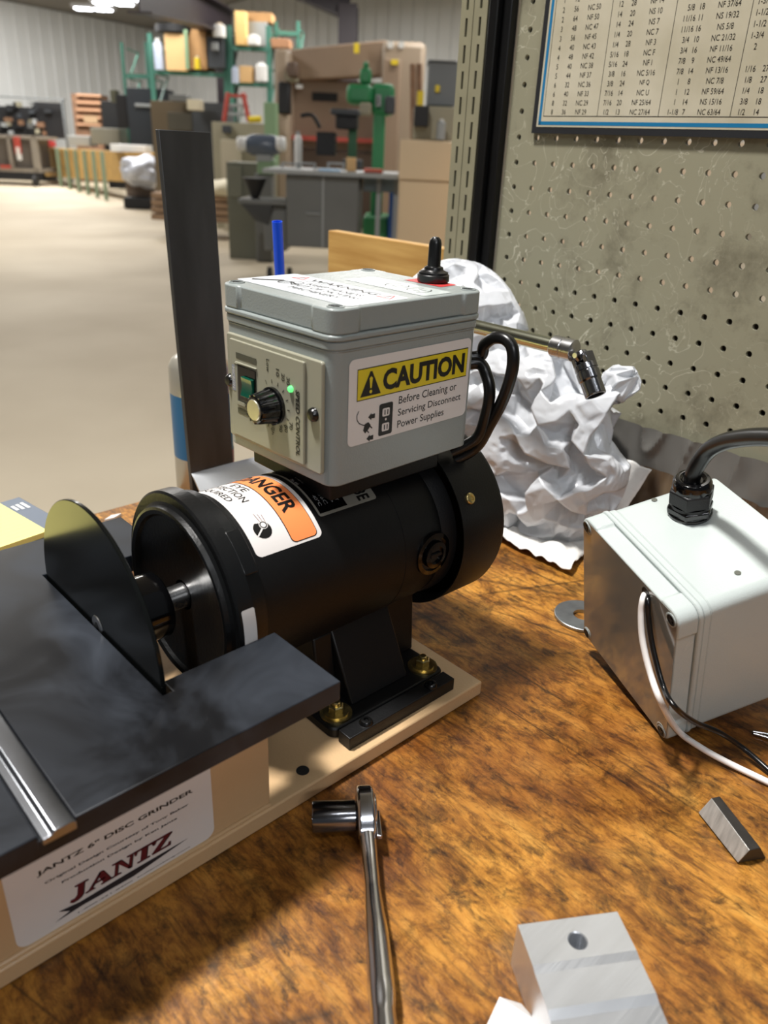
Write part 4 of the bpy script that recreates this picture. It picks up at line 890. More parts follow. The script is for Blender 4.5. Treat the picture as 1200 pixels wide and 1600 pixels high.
A.poly([(-.0425, .0520), (-.0400, .0545), (-.0255, .0400), (-.0275, .0365)], ink, 2); A.ring(-.0300, .0330, .0046, .0007, ink, 2); A.ring(-.0255, .0260, .0042, .0007, ink, 2); A.line([(-.034, .036), (-.026, .030), (-.030, .022)], .0012, ink, 2)
A.rect(.0120, -.0505, .0385, .0220, clear_lab, 1, .001)
for cy in (-.0335, -.0135): A.ring(.0255, cy, .0078, .0007, ink, 2, 14, .4, 2.6); A.ring(.0255, cy, .0078, .0007, ink, 2, 14, 3.6, 5.8); A.line([(.0225, cy-.003), (.0225, cy+.003)], .0007, ink, 2); A.line([(.0275, cy-.004), (.0275, cy+.002)], .0007, ink, 2)
A.rect(.0475, -.0320, .0640, .0010, mat('red_plate', '#c23b3b', .4), 1)
A.build('lid_stickers', tfn, CB)
# speed control panel on the short face
LO = bf((-BW/2+.0016, 0, 0)); lex = -ey; lfn = plane_fn(LO, lex, ez); linv = plane_inv(LO, lex, ez)
PM = Matrix.Translation(LO) @ Matrix(((lex.x, 0, -ex.x, 0), (lex.y, 0, -ex.y, 0), (0, 1, 0, 0), (0, 0, 0, 1)))   # local x right, y up, z out
mb = MB(); mb.prism(rr(-.0475, .0075, .0480, .0765, .002), 0, .0028, panel_grey, PM); PN_ = put(mb, 'speed_panel', CB, bevel=.0008)
mb = MB(); mb.prism(rr(-.0415, .0100, .0335, .0738, .0008), .0028, .0046, panel_grey, PM); 
mb.box(-.0345, .032, .0046, -.0120, .0345, .0058, panel_grey, PM); mb.box(-.0345, .0595, .0046, -.0120, .0605, .0058, panel_grey, PM); mb.box(-.0345, .0345, .0046, -.0325, .0595, .0058, panel_grey, PM)
put(mb, 'panel_face', PN_, bevel=.0006)
L5 = lambda x, y: plane_inv(LO-ex*.0046, lex, ez)(340+x/5.4545, 500+y/5.4545)
mb = MB(); mb.box(-.0320, .0365, .0040, -.0135, .0580, .0055, black_gloss, PM); put(mb, 'rocker_frame', PN_)
mb = MB(); mb.add([(-.0265, .040, .0055), (-.0150, .040, .0055), (-.0150, .0525, .0055), (-.0265, .0525, .0055), (-.0265, .040, .0082), (-.0150, .040, .0082), (-.0150, .0465, .0066), (-.0265, .0465, .0066), (-.0150, .0525, .0076), (-.0265, .0525, .0076)],
    [(0, 1, 5, 4), (4, 5, 6, 7), (7, 6, 8, 9), (9, 8, 2, 3), (0, 4, 7, 9, 3), (1, 2, 8, 6, 5)], green_rock, PM); put(mb, 'rocker_switch', PN_, bevel=.0004)
kc = (.0042, .0405)
mb = MB(); mb.lathe([(.0046, 0), (.0046, .0118), (.0066, .0118), (.0072, .0102), (.0190, .0084), (.0196, .0076), (.0196, 0)], (kc[0], kc[1], 0), (0, 0, 1), black_gloss, 40, PM)
for k in range(12):
    a = 2*PI*k/12; mb.tube([(kc[0]+.0101*math.cos(a), kc[1]+.0101*math.sin(a), .0075), (kc[0]+.0084*math.cos(a), kc[1]+.0084*math.sin(a), .0190)], .0009, black_gloss, 8, 1, M=PM)
K = put(mb, 'speed_knob', PN_)
mb = MB(); mb.lathe([(.0196, .0066), (.0201, .0062), (.0201, 0)], (kc[0], kc[1], 0), (0, 0, 1), mat('knob_cap', '#d6d2bd', .3, .9, var=.2, scale=40), 32, PM); put(mb, 'knob_cap', K)
for x_, y_ in ((-.0440, .0455), (.0410, .0440)):
    mb = MB(); mb.lathe([(.0028, .0044), (.0048, .0040), (.0060, .0028), (.0062, 0)], (x_, y_, 0), (0, 0, 1), screw_black, 20, PM); put(mb, 'panel_screw', PN_)
mb = MB(); a = L5(628, 588); mb.lathe([(.0046, .0021), (.0060, .0019), (.0068, .001), (.0069, 0)], (a[0], a[1], 0), (0, 0, 1), led, 16, PM); put(mb, 'indicator_lamp', PN_)
A = Art(); lab = mat('panel_ink', '#1a1a18', .4); olive_ink = mat('panel_olive', '#4a4a40', .4)
lf2 = plane_fn(LO-ex*.0046, lex, ez)
A.rect(-.0345, .0625, -.0125, .0662, olive_ink, 1); A.rect(-.0345, .0262, -.0125, .0298, olive_ink, 1)
A.rect(-.0395, .0405, -.0358, .0575, mat('serial_label', '#8f95a0', .4), 1); A.text('MICRON', -.0390, .042, -.0364, .056, paper_white, 2, rot=3)
A.text('SPEED CONTROL', .0262, .0145, .0300, .0560, lab, 1, bold=.03, rot=3, shear=.2)
for s_, qx, qy, ln in (('Low', 430, 388, .0078), ('10', 513, 450, .0048), ('20', 559, 488, .0048), ('30', 603, 522, .0048), ('70', 627, 905, .0048), ('80', 586, 927, .0048), ('90', 541, 925, .0048), ('High', 470, 920, .0086)):
    cx_, cy_ = L5(qx, qy); A.text(s_, cx_-.0016, cy_-ln/2, cx_+.0016, cy_+ln/2, lab, 1, rot=3, bold=.01)
for k in range(11):
    a = rad(118-k*23); A.line([(kc[0]+.0140*math.cos(a), kc[1]+.0140*math.sin(a)), (kc[0]+.0164*math.cos(a), kc[1]+.0164*math.sin(a))], .0006, lab, 1)
A.build('panel_printing', lf2, PN_)
# toggle switch in a rubber boot
tp = bf((.0585, -.0150, BH))
mb = MB(); mb.lathe([(0, .0100), (.0012, .0108), (.0050, .0108), (.0056, .0100), (.0068, .0098), (.0078, .0072), (.0084, .0066), (.0100, .0062), (.0108, .0044), (.0250, .0042), (.0275, .0036), (.0290, .0022), (.0294, 0)], tp, (0, 0, 1), rubber, 40)
put(mb, 'toggle_boot', CB)
# cords from the back of the control box
kp = lambda pts, x: [onX(px, py, x) for px, py in pts]
def cord(q_): a, b = q_[0], q_[-1]; return [a+Vector((-.03, .024, -.012)), a+Vector((-.012, .010, -.003))]+q_+[b+Vector((-.012, .012, -.012))]
mb = MB(); mb.tube(cord(kp([(750, 556), (757, 539), (773, 528), (791, 531), (801, 547), (800, 580), (786, 624), (765, 664), (743, 700)], .415)), .0042, rubber, 12, 8); put(mb, 'power_cord', GR)
mb = MB(); mb.tube(cord(kp([(748, 568), (760, 586), (765, 612), (760, 645), (745, 684)], .411)), .0042, rubber, 12, 8); put(mb, 'motor_cord', GR)
# ================================================================== THINGS ON THE BENCH
# spare enclosure, tipped on its corner with the lid facing left
EM = Matrix(((-.4185, -.2802, -.8639, .5474), (-.8979, -.0153, .4399, .1749), (-.1364, .9598, -.2452, .0943), (0, 0, 0, 1)))
grey_lit = mat('grey_abs_lit', '#b4bcba', .26, bump=.15, bscale=900, var=.02)  # lighter copy of the control box grey: the light it catches put into colour
EN = thing('enclosure', 'loose grey plastic enclosure tipped on its side with a cable gland on top', 'enclosure box', (.448, .169, 0))
lid_gl = mat('lid_gloss', '#7f7f79', .12, coat=.7)
body, lid = enclosure(EN, EM, .120, .1252, .106, grey_lit)
mb = MB(); mb.prism(rr(-.0578, -.0604, .0578, .0604, .006), .1058, .1064, lid_gl, EM); put(mb, 'lid_face', lid, bevel=.0003)
mb = MB()
for bx in (-.0527, .0527):
    for by in (-.0552, .0552):
        mb = MB(); mb.lathe([(0, .0048), (.0006, .0047), (.0008, .0040)], (bx, by, .1064), (0, 0, 1), grey_abs, 24, EM); mb.lathe([(.0003, 0), (.0003, .0002), (.0005, .0040)], (bx, by, .1064), (0, 0, 1), mat('screw_dark', '#303234', .3, 1), 24, EM)
        for a in (.5, .5+PI/2): mb.box(-.0026, -.0005, .0005, .0026, .0005, .0008, ink, EM @ Matrix.Translation((bx, by, .1064)) @ Matrix.Rotation(a, 4, 'Z'))
        put(mb, 'face_screw', lid)
mb = MB(); mb.cyl((.0241, .0535, .1063), (.0241, .0535, .1066), .0045, black_matte, M=EM, seg=24); put(mb, 'wire_hole', lid)
for bx, bz in ((-.0509, .0528), (.0399, .0508)): mb = MB(); mb.cyl((bx, .0612, bz), (bx, .0614, bz), .0021, mat('hole_shade', '#56584f', .6), M=EM, seg=16); put(mb, 'drilled_hole', body)
def gland(name, bx, bz, s_, y0, L=1):
    g = None; ax = (0, s_, 0); p = (bx, s_*y0, bz)
    mb = MB(); mb.lathe([(0, .0152), (.0020, .0156), (.0025, .0150)], p, ax, black_gloss, 40, EM); mb.lathe([(.0025, 0), (.0025, .0162), (.0068, .0162), (.0075, .0150), (.0075, 0)], p, ax, black_gloss, 6, EM)
    mb.lathe([(.0075, .0140), (.0100, .0140)], p, ax, black_matte, 40, EM)
    g = put(mb, name, body, bevel=.0005, ang=25)
    mb = MB(); mb.lathe([(.0100, 0), (.0100, .0145), (.0105, .0155), (.0205, .0155), (.0215, .0145), (.0215, 0)], p, ax, black_matte, 6, EM); mb.lathe([(.0213, .0132), (.0262, .0130), (.0292, .0115), (.0297, .0088), (.0280, .0066), (.0280, 0)], p, ax, black_gloss, 40, EM)
    put(mb, 'gland_nut', g, bevel=.0005, ang=25); return g
G1 = gland('cable_gland', -.0273, .0396, 1, .0611); gland('cable_gland', -.030, .040, -1, .0611)
P0 = EM @ Vector((-.0273, .0900, .0396)); pn = Vector((.78, -.6, 0))
mb = MB(); cp = [EM @ Vector((-.0273, .075, .0396)), P0+(EM.to_3x3() @ Vector((0, 1, 0)))*.004]+[hit(px, py, P0, pn) for px, py in ((1104, 707), (1130, 691), (1165, 684), (1205, 683), (1260, 690), (1330, 740))]
mb.tube(cp, .0056, rubber, 20, 8); put(mb, 'gland_cable', body)
EZ = EM.to_3x3() @ Vector((0, 0, 1)); hE = lambda px, py, h: hit(px, py, EM @ Vector((0, 0, .1064+h)), EZ)
mb = MB(); mb.tube([hE(1010, 926, -.004), hE(1005, 935, .003), hE(1002, 958, .006), hE(1004, 1000, .009), hE(1016, 1052, .011), hE(1034, 1100, .012), onZ(1060, 1142, .014), onZ(1095, 1168, .009), onZ(1140, 1193, .004), onZ(1215, 1229, .003)], .0022, white_wire, 14, 8); put(mb, 'white_wire', body)
mb = MB(); mb.tube([hE(1014, 928, -.004), hE(1012, 938, .002), hE(1013, 965, .004), hE(1020, 1012, .006), hE(1036, 1072, .008), hE(1054, 1104, .011), onZ(1085, 1128, .034), onZ(1125, 1145, .022), onZ(1165, 1172, .008), onZ(1215, 1216, .003)], .0019, rubber, 14, 8); put(mb, 'black_wire', body)
# big washer
mb = MB(); mb.lathe([(0, .0085), (0, .0245), (.0004, .025), (.0028, .025), (.0032, .0245), (.0032, .0085), (0, .0085)], (.5415, .3035, .0003), (0, 0, 1), zinc, 64)
tag(mb.build('washer', bevel=0), 'large zinc fender washer lying half under the loose grey enclosure', 'washer')
# ratchet and socket
t = thing('socket_ratchet', 'chrome ratchet handle lying on the bench in front of the grinder', 'ratchet', onZ(575, 1300, 0))
hp = lambda px, py, z=.0125: onZ(px, py, z)
A0, B0 = hp(568, 1262), hp(600, 1600); hd = (B0-A0).normalized(); sd = Vector((-hd.y, hd.x, 0)); 
if sd.x > 0: sd = -sd
mb = MB(); hc = hp(570, 1272); hc.z = .0148
poly = []
for k in range(28):
    a = 2*PI*k/28; x_ = .0158*math.cos(a); y_ = .0142*math.sin(a)
    if x_ > 0: x_ *= 1.25; y_ *= (1-.35*max(0, math.cos(a)))
    poly.append((x_, y_))
HM = Matrix(((hd.x, 0, sd.x, hc.x), (hd.y, 0, sd.y, hc.y), (0, 1, 0, hc.z), (0, 0, 0, 1)))
mb.prism(poly, -.0050, .0050, chrome, HM); HD = put(mb, 'ratchet_head', t, bevel=.0016)
pts = [hc+hd*.012]+[hp(*q) for q in ((578, 1340), (582, 1385), (585, 1425), (589, 1462), (596, 1545), (598, 1582), (602, 1640), (606, 1700))]
rad_ = [.0052, .0044, .0042, .0052, .0060, .0067, .0060, .0068, .0068]
def rf(tt):
    x = tt*(len(rad_)-1); i = min(int(x), len(rad_)-2); return rad_[i]+(rad_[i+1]-rad_[i])*(x-i)
mb = MB(); mb.tube(pts, rf, chrome, 20, 8); put(mb, 'handle', t, ang=60)
mb = MB(); mb.lathe([(.0050, 0), (.0050, .0105), (.0062, .0103), (.0066, .0090), (.0066, 0)], hc, -sd, chrome, 24); mb.box(-.003, -.0015, 0, .016, .0015, .0030, chrome, HM @ Matrix.Translation((.004, 0, -.0085))); put(mb, 'reverse_lever', HD, bevel=.0005)
mb = MB(); mb.lathe([(.0052, 0), (.0052, .0082), (.0060, .0090), (.0305, .0092), (.0312, .0088), (.0312, .0068), (.026, .0066), (.026, 0)], hc-Vector((0, 0, .0030)), sd, gun, 48)
tag(mb.build('socket'), 'dark polished socket on the square drive of the ratchet by the tan base', 'socket')
# machined aluminium block
e1 = Vector((.842, -.540, 0)); e2 = Vector((-.540, -.842, 0)); AO = Vector((.2358, .1380, 0))
prof = [(0, .0004), (0, .0294), (.0006, .030), (.0215, .030), (.0255, .0290), (.0415, .0284), (.0455, .0266), (.085, .0205), (.085, .0004)]
hole = (.0272, .0140); n_ = 24
AMx = Matrix(((e1.x, e2.x, 0, AO.x), (e1.y, e2.y, 0, AO.y), (0, 0, 1, 0), (0, 0, 0, 1)))
mb = MB(); Wd = .0523; r_h = .0044; ha, hb = .0215, .0006
np_ = len(prof)
def side(x): return [(x, s_, z) for s_, z in prof]
mb.add(side(0), [tuple(range(np_))], alu, AMx); mb.add(side(Wd), [tuple(range(np_))], alu, AMx)
for i in range(np_):
    a, b = prof[i], prof[(i+1) % np_]
    if i == 2:   # top facet with the drilled hole
        cx, cy = .0262, .0128; out_, inn = [], []
        for k in range(n_):
            an = 2*PI*k/n_; ca, sa = math.cos(an), math.sin(an)
            tx_ = ((Wd-cx)/ca if ca > 0 else -cx/ca) if abs(ca) > 1e-6 else 9; ty_ = ((ha-cy)/sa if sa > 0 else (hb-cy)/sa) if abs(sa) > 1e-6 else 9
            q_ = min(tx_, ty_); out_.append((cx+ca*q_, cy+sa*q_, .03)); inn.append((cx+ca*r_h, cy+sa*r_h, .03))
        cor = [(0, hb, .03), (Wd, hb, .03), (Wd, ha, .03), (0, ha, .03)]
        bt = [(x, y, .004) for x, y, z in inn]; ch_ = [(cx+(x-cx)*1.12, cy+(y-cy)*1.12, .03) for x, y, z in inn]; inn = [(x, y, .0294) for x, y, z in inn]
        mb.add(out_+ch_, [(k, (k+1) % n_, n_+(k+1) % n_, n_+k) for k in range(n_)], alu, AMx)
        mb.add(ch_+inn+bt, [(k, (k+1) % n_, n_+(k+1) % n_, n_+k) for k in range(n_)]+[(n_+k, n_+(k+1) % n_, 2*n_+(k+1) % n_, 2*n_+k) for k in range(n_)]+[tuple(range(2*n_, 3*n_))], alu, AMx)
        for c_x, c_y, _ in cor:   # fill the corners left by the radial fan
            k = min(range(n_), key=lambda j: abs(math.atan2(c_y-cy, c_x-cx) % (2*PI)-((2*PI*(j+.5)/n_) % (2*PI))))
            mb.add([out_[k], (c_x, c_y, .03), out_[(k+1) % n_]], [(0, 1, 2)], alu, AMx)
    else: mb.add([(0,)+a, (Wd,)+a, (Wd,)+b, (0,)+b], [(0, 1, 2, 3)], alu, AMx)
tag(mb.build('aluminium_block', smooth=False), 'bright milled aluminium block with one drilled hole at the bottom of the photo', 'metal block')
# small steel bar
sec = lambda f, s_: None
q3 = lambda x, y, z: onZ(740+x/2.609, 1200+y/2.609, z)
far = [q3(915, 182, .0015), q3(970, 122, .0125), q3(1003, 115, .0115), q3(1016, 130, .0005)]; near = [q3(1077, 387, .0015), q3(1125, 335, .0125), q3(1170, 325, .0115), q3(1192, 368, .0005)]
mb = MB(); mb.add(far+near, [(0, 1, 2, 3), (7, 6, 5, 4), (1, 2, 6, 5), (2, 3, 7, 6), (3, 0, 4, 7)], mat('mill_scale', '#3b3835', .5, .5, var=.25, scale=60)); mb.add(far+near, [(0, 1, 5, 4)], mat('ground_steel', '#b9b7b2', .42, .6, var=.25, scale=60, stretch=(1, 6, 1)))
a, b = far[0].lerp(far[1], .45), near[0].lerp(near[1], .45); up_ = Vector((0, 0, .0004))+(-sd*0); nn = (far[1]-far[0]).cross(near[0]-far[0]).normalized(); nn = nn if nn.z > 0 else -nn
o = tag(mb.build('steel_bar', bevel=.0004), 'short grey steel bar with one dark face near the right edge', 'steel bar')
# scraps
t_m = mat('paper_scrap', '#dcd9d6', .7)
mb = MB(); p = [onZ(*q_, .002) for q_ in ((760, 1602), (779, 1567), (812, 1582), (838, 1600), (850, 1650), (770, 1650))]; z_ = [.001, .006, .008, .003, .001, .001]
p = [Vector((a.x, a.y, h)) for a, h in zip(p, z_)]; mb.add(p+[q_+Vector((0, 0, .0006)) for q_ in p], [(0, 1, 2, 3, 4, 5), (6, 7, 8, 9, 10, 11)]+[(i, (i+1) % 6, 6+(i+1) % 6, 6+i) for i in range(6)], t_m)
tag(mb.build('paper_scrap', smooth=False), 'torn white paper scrap left of the aluminium block', 'paper')
mb = MB(); a, b = onZ(1176, 1143, .0015), onZ(1215, 1150, .0015); mb.tube([a, a.lerp(b, .5), b], .0011, steel, 10, 3); a, b = onZ(1177, 1146, .0015), onZ(1215, 1157, .0015); mb.tube([a, b], .0011, steel, 10, 1)
tag(mb.build('cotter_pin'), 'small steel split pin beside the loose enclosure at the right edge', 'pin')
mb = MB(); p = onZ(172, 806, .004); mb.prism([(p.x-.008, p.y-.003), (p.x+.003, p.y-.004), (p.x+.009, p.y-.001), (p.x+.013, p.y+.001), (p.x+.003, p.y+.003)], .0006, .003, t_m)
tag(mb.build('paper_scrap', smooth=False), 'small white scrap on the far bench edge behind the disc', 'paper')
# crumpled plastic bag and paper towel
bag_m = mat('bag_plastic', '#e4e7ec', .3, trans=.35, coat=.3)
def bag_nodes():
    N, L, B = nodes(bag_m); tc = N.new('ShaderNodeTexCoord'); prev = None
    for sc, st, di in ((11, .55, .010), (28, .5, .004), (70, .3, .0015)):
        w_ = N.new('ShaderNodeTexNoise'); w_.inputs['Scale'].default_value = sc*.6; L.new(tc.outputs['Object'], w_.inputs['Vector'])
        ad = N.new('ShaderNodeVectorMath'); ad.operation = 'MULTIPLY_ADD'; ad.inputs[1].default_value = (1.2/sc,)*3; L.new(w_.outputs['Color'], ad.inputs[0]); L.new(tc.outputs['Object'], ad.inputs[2])
        v = N.new('ShaderNodeTexVoronoi'); v.feature = 'F1'; v.inputs['Scale'].default_value = sc; L.new(ad.outputs[0], v.inputs['Vector'])
        b = N.new('ShaderNodeBump'); b.inputs['Strength'].default_value = st; b.inputs['Distance'].default_value = di; L.new(v.outputs['Distance'], b.inputs['Height'])
        if prev: L.new(prev, b.inputs['Normal'])
        prev = b.outputs[0]
    L.new(prev, B.inputs['Normal'])
bag_nodes()
import numpy as np
def icos(n):
    g = (1+5**.5)/2; V = [(-1, g, 0), (1, g, 0), (-1, -g, 0), (1, -g, 0), (0, -1, g), (0, 1, g), (0, -1, -g), (0, 1, -g), (g, 0, -1), (g, 0, 1), (-g, 0, -1), (-g, 0, 1)]
    F = [(0, 11, 5), (0, 5, 1), (0, 1, 7), (0, 7, 10), (0, 10, 11), (1, 5, 9), (5, 11, 4), (11, 10, 2), (10, 7, 6), (7, 1, 8), (3, 9, 4), (3, 4, 2), (3, 2, 6), (3, 6, 8), (3, 8, 9), (4, 9, 5), (2, 4, 11), (6, 2, 10), (8, 6, 7), (9, 8, 1)]
    V = np.array(V, float); V /= np.linalg.norm(V, axis=1)[:, None]; F = np.array(F)
    for _ in range(n): V, F = subdiv(V, F); V /= np.linalg.norm(V, axis=1)[:, None]
    return V, F
def subdiv(V, F):
    E = np.sort(np.concatenate([F[:, [0, 1]], F[:, [1, 2]], F[:, [2, 0]]]), axis=1); U, inv = np.unique(E, axis=0, return_inverse=True); inv = inv.reshape(-1)
    n = len(V); m = len(F); V2 = np.concatenate([V, (V[U[:, 0]]+V[U[:, 1]])/2]); a, b, c = n+inv[:m], n+inv[m:2*m], n+inv[2*m:]
    return V2, np.concatenate([np.stack([F[:, 0], a, c], 1), np.stack([a, F[:, 1], b], 1), np.stack([c, b, F[:, 2]], 1), np.stack([a, b, c], 1)])
def cons(F):
    E = np.sort(np.concatenate([F[:, [0, 1]], F[:, [1, 2]], F[:, [2, 0]]]), axis=1); O = np.concatenate([F[:, 2], F[:, 0], F[:, 1]])
    o = np.lexsort((E[:, 1], E[:, 0])); E, O = E[o], O[o]; return E[::2], np.stack([O[::2], O[1::2]], 1)
def buckle(c, r, m, seed, stages, floor=.001, xmax=.735, inner=.80, outer=1.14, knot=None, base=3):
    """a closed film with more surface than its volume: it buckles into creases against a soft core"""
    rng = np.random.RandomState(seed); D, F = icos(base); c = np.array(c); r = np.array(r); V = c+D*r; W_ = np.zeros(len(V))
    if knot is not None:
        kn = np.array(knot); kd = (kn-c)/r; kd /= np.linalg.norm(kd); W_ = np.clip((D@kd-.72)/.26, 0, 1)**1.5; V = V+(kn-V)*W_[:, None]
    for si, (ex, its, bend, amp) in enumerate(stages):
        if si: V, F = subdiv(np.concatenate([V, W_[:, None]], 1), F); W_ = V[:, 3]; V = V[:, :3]
        pin = W_ > .95
        E, B = cons(F); le = np.linalg.norm(V[E[:, 0]]-V[E[:, 1]], axis=1)*ex; lb = np.linalg.norm(V[B[:, 0]]-V[B[:, 1]], axis=1)*ex
        V = V+rng.randn(*V.shape)*amp*(1-W_[:, None]); cnt = np.zeros(len(V)); np.add.at(cnt, E.ravel(), 1)
        I = np.concatenate([E, B]); Lr = np.concatenate([le, lb]); K = np.concatenate([np.ones(len(E))*.9, np.ones(len(B))*bend])
        for it in range(its):
            d = V[I[:, 1]]-V[I[:, 0]]; l = np.linalg.norm(d, axis=1)+1e-9; g = (d/l[:, None])*((l-Lr)*K*.5)[:, None]
            A_ = np.empty_like(V)
            for ax in range(3): A_[:, ax] = np.bincount(I[:, 0], g[:, ax], len(V))-np.bincount(I[:, 1], g[:, ax], len(V))
            A_[pin] = 0; V = V+A_/cnt[:, None]*1.3
            q = (V-c)/r; n_ = np.linalg.norm(q, axis=1); t_ = np.where(W_ > .02, n_, np.clip(n_, inner, outer)); V = c+q*(t_/n_)[:, None]*r
            V[:, 2] = np.maximum(V[:, 2], floor); V[:, 0] = np.minimum(V[:, 0], xmax)
    mb = MB(); mb.add([tuple(p) for p in V], [tuple(int(i) for i in f) for f in F], m); return mb
t = thing('plastic_bag', 'crumpled white plastic bag behind the grinder against the pegboard', 'plastic bag', (.655, .5, 0))
put(buckle((.666, .480, .084), (.060, .110, .100), bag_m, 2, ((1.30, 220, .5, .004), (1.10, 90, .4, .0012), (1.04, 40, .35, .0004), (1.02, 20, .3, .0001)), knot=(.692, .380, .180)), 'bag_body', t, ang=180)
put(buckle((.676, .600, .150), (.058, .095, .106), bag_m, 5, ((1.20, 200, .5, .003), (1.07, 60, .45, .0008), (1.02, 30, .4, .0002), (1.01, 15, .3, .0001)), inner=.88, outer=1.08), 'bag_top', t, ang=180)

A = Art(); 
tow_m = mat('paper_towel', '#e4e2de', .85, bump=.8, bscale=260)
mb = MB(); nu, nv = 70, 60; vs = []
for j in range(nv+1):
    for i in range(nu+1):
        u, v_ = i/nu, j/nv
        x = .595+u*.165; y = .560-v_*.205+.02*math.sin(u*3)
        z = .003+.012*abs(noise.noise(Vector((x*22, y*22, 3))))+.008*abs(noise.noise(Vector((x*60, y*60, 8))))
        if x > .70: z += (x-.70)*1.25; x = .70+(x-.70)*.45
        if v_ > .97 or u < .02: x += .0012*noise.noise(Vector((y*500, 5, 0))); y += .0008*noise.noise(Vector((x*500, 0, 0)))
        vs.append((x, y, z))
mb.add(vs, [(j*(nu+1)+i, j*(nu+1)+i+1, (j+1)*(nu+1)+i+1, (j+1)*(nu+1)+i) for j in range(nv) for i in range(nu)], tow_m)
o = mb.build('paper_towel', weld=False, ang=80); tag(o, 'white paper towel with a ragged edge spread under the plastic bag', 'paper towel')
so = o.modifiers.new('thick', 'SOLIDIFY'); so.thickness = .0008
# extension bar with swivel and socket
t = thing('socket_extension', 'steel extension bar with a swivel joint resting on the plastic bag', 'extension bar', (.58, .45, .21))
a = Vector((.575, .62, .222)); b = onX(868, 541, .58); c = onX(908, 553, .58); d0 = (b-a).normalized()
mb = MB(); mb.lathe([(0, 0), (0, .0068), ((b-a).length, .0068)], a, d0, mat('bar_zinc', '#c9ccb8', .22, 1, var=.08, scale=50), 32); put(mb, 'bar', t)
mb = MB(); mb.lathe([(0, 0), (0, .0090), (.0008, .0096), (.010, .0096), (.0108, .0090), (.0112, .0096), (.0215, .0096), (.0225, .0080), (.0225, 0)], b-d0*.002, d0, steel, 32); mb.cyl(c+Vector((-.0098, 0, 0)), c+Vector((-.0086, 0, 0)), .0022, chrome, seg=16); put(mb, 'swivel_collar', t)
e_ = onX(931, 618, .575); dj = (e_-c).normalized()
mb = MB(); mb.lathe([(-.006, 0), (-.004, .0052), (0, .0066), (.004, .0052), (.006, 0)], c+dj*.002, dj, gun, 24)
for s_ in (-1, 1): mb.box(-.0024, -.0050, 0, .0024, .0050, .012, gun, Matrix.Translation(c+dj*.001) @ dj.to_track_quat('Z', 'X').to_matrix().to_4x4() @ Matrix.Translation((s_*.0068, 0, 0)))
put(mb, 'swivel_joint', t, bevel=.0006)
mb = MB(); L_ = (e_-c).length; mb.lathe([(.010, 0), (.010, .0092), (.0105, .0098), (.0150, .0100), (.0155, .0092), (.0165, .0092), (.0170, .0100), (.024, .0100), (.0255, .0092), (L_-.0008, .0092), (L_, .0087), (L_, .0072)], c, dj, gun, 40)
mb.lathe([(L_, .0072), (L_-.012, .0068), (L_-.012, 0)], c, dj, black_matte, 6)
tag(mb.build('socket', ang=25), 'dark chrome socket hanging from the swivel joint above the plastic bag', 'socket')
# things at the far end of the bench
mb = MB(); ys = .700; a0, a1 = onY(248, 204, ys), onY(330, 205, ys); b0, b1 = onY(300, 760, ys), onY(367, 745, ys)
zt = (a0.z+a1.z)/2; w0 = .0525; tl = Vector((a0.x, ys, zt)); bl = Vector((a0.x+.0105, ys, .001))
for s_ in (0, .005): pass
vs = [bl, bl+Vector((w0, 0, 0)), tl+Vector((w0, 0, 0)), tl]; mb.add(vs+[q_+Vector((0, .0063, 0)) for q_ in vs], [(0, 1, 2, 3), (4, 5, 6, 7), (0, 1, 5, 4), (1, 2, 6, 5), (2, 3, 7, 6), (3, 0, 4, 7)], dark_steel)
tag(mb.build('steel_strip', bevel=.0005), 'tall dark mill scale steel strip standing upright behind the motor', 'steel strip')
mb = MB(); p0, p1 = Vector((.3867, .668, .0008)), Vector((.3815, .692, .0435)); L_ = .135; tk = Vector((.001, .010, .005))
vs = [p0, p0+Vector((L_, -.004, 0)), p1+Vector((L_, -.004, 0)), p1]; mb.add(vs+[q_+tk for q_ in vs[:]], [(0, 1, 2, 3), (4, 5, 6, 7), (0, 1, 5, 4), (1, 2, 6, 5), (2, 3, 7, 6), (3, 0, 4, 7)], alu_dull)
tag(mb.build('aluminium_plate', bevel=.0006), 'silver aluminium plate leaning at the foot of the dark steel strip', 'metal plate')
t = thing('spray_can', 'spray can half hidden behind the dark steel strip', 'spray can', (.4235, .7420, 0))
can_b = mat('can_blue', '#1d5f8c', .3); can_w = mat('can_steel', '#b7b3a8', .3, .6)
mb = MB(); prof_ = [(.001, 0), (.001, .031), (.004, .033), (.050, .033), (.052, .033), (.118, .033), (.122, .033), (.150, .033), (.158, .029), (.164, .021), (.166, .0)]
mb.lathe(prof_, (.4235, .7420, 0), (0, 0, 1), can_w, 40, mats=[can_w, can_w, can_w, can_b, can_b, can_b, can_w, can_w, can_w, can_w]); put(mb, 'can_body', t)
mb = MB(); mb.cyl((.4235, .7420, .166), (.4235, .7420, .178), .008, wht); put(mb, 'nozzle', t)
mb = MB(); mb.add([(.4235+.0334*math.cos(a_), .742+.0334*math.sin(a_), z_) for z_ in (.040, .056) for a_ in [rad(-70+10*k) for k in range(8)]], [(k, k+1, k+9, k+8) for k in range(7)], mat('can_red', '#a3222a', .3)); put(mb, 'red_patch', t)
mb = MB(); cx_, cy_ = .530, .728; mb.lathe([(.001, 0), (.001, .026), (.055, .032), (.0565, .031), (.055, .030), (.004, .024), (.004, 0)], (cx_, cy_, 0), (0, 0, 1), mat('cup_teal', '#2a7b80', .35), 40)
tag(mb.build('cup'), 'teal cup holding the blue tube behind the grey control box', 'cup')
mb = MB(); top = onY(433, 346, .705); bot = Vector((.533, .728, .006)); dd = (top-bot).normalized(); mb.lathe([(0, .0052), ((top-bot).length, .0054), ((top-bot).length, .0046), (.01, .0044)], bot, dd, mat('tube_blue', '#0d55f0', .35), 28)
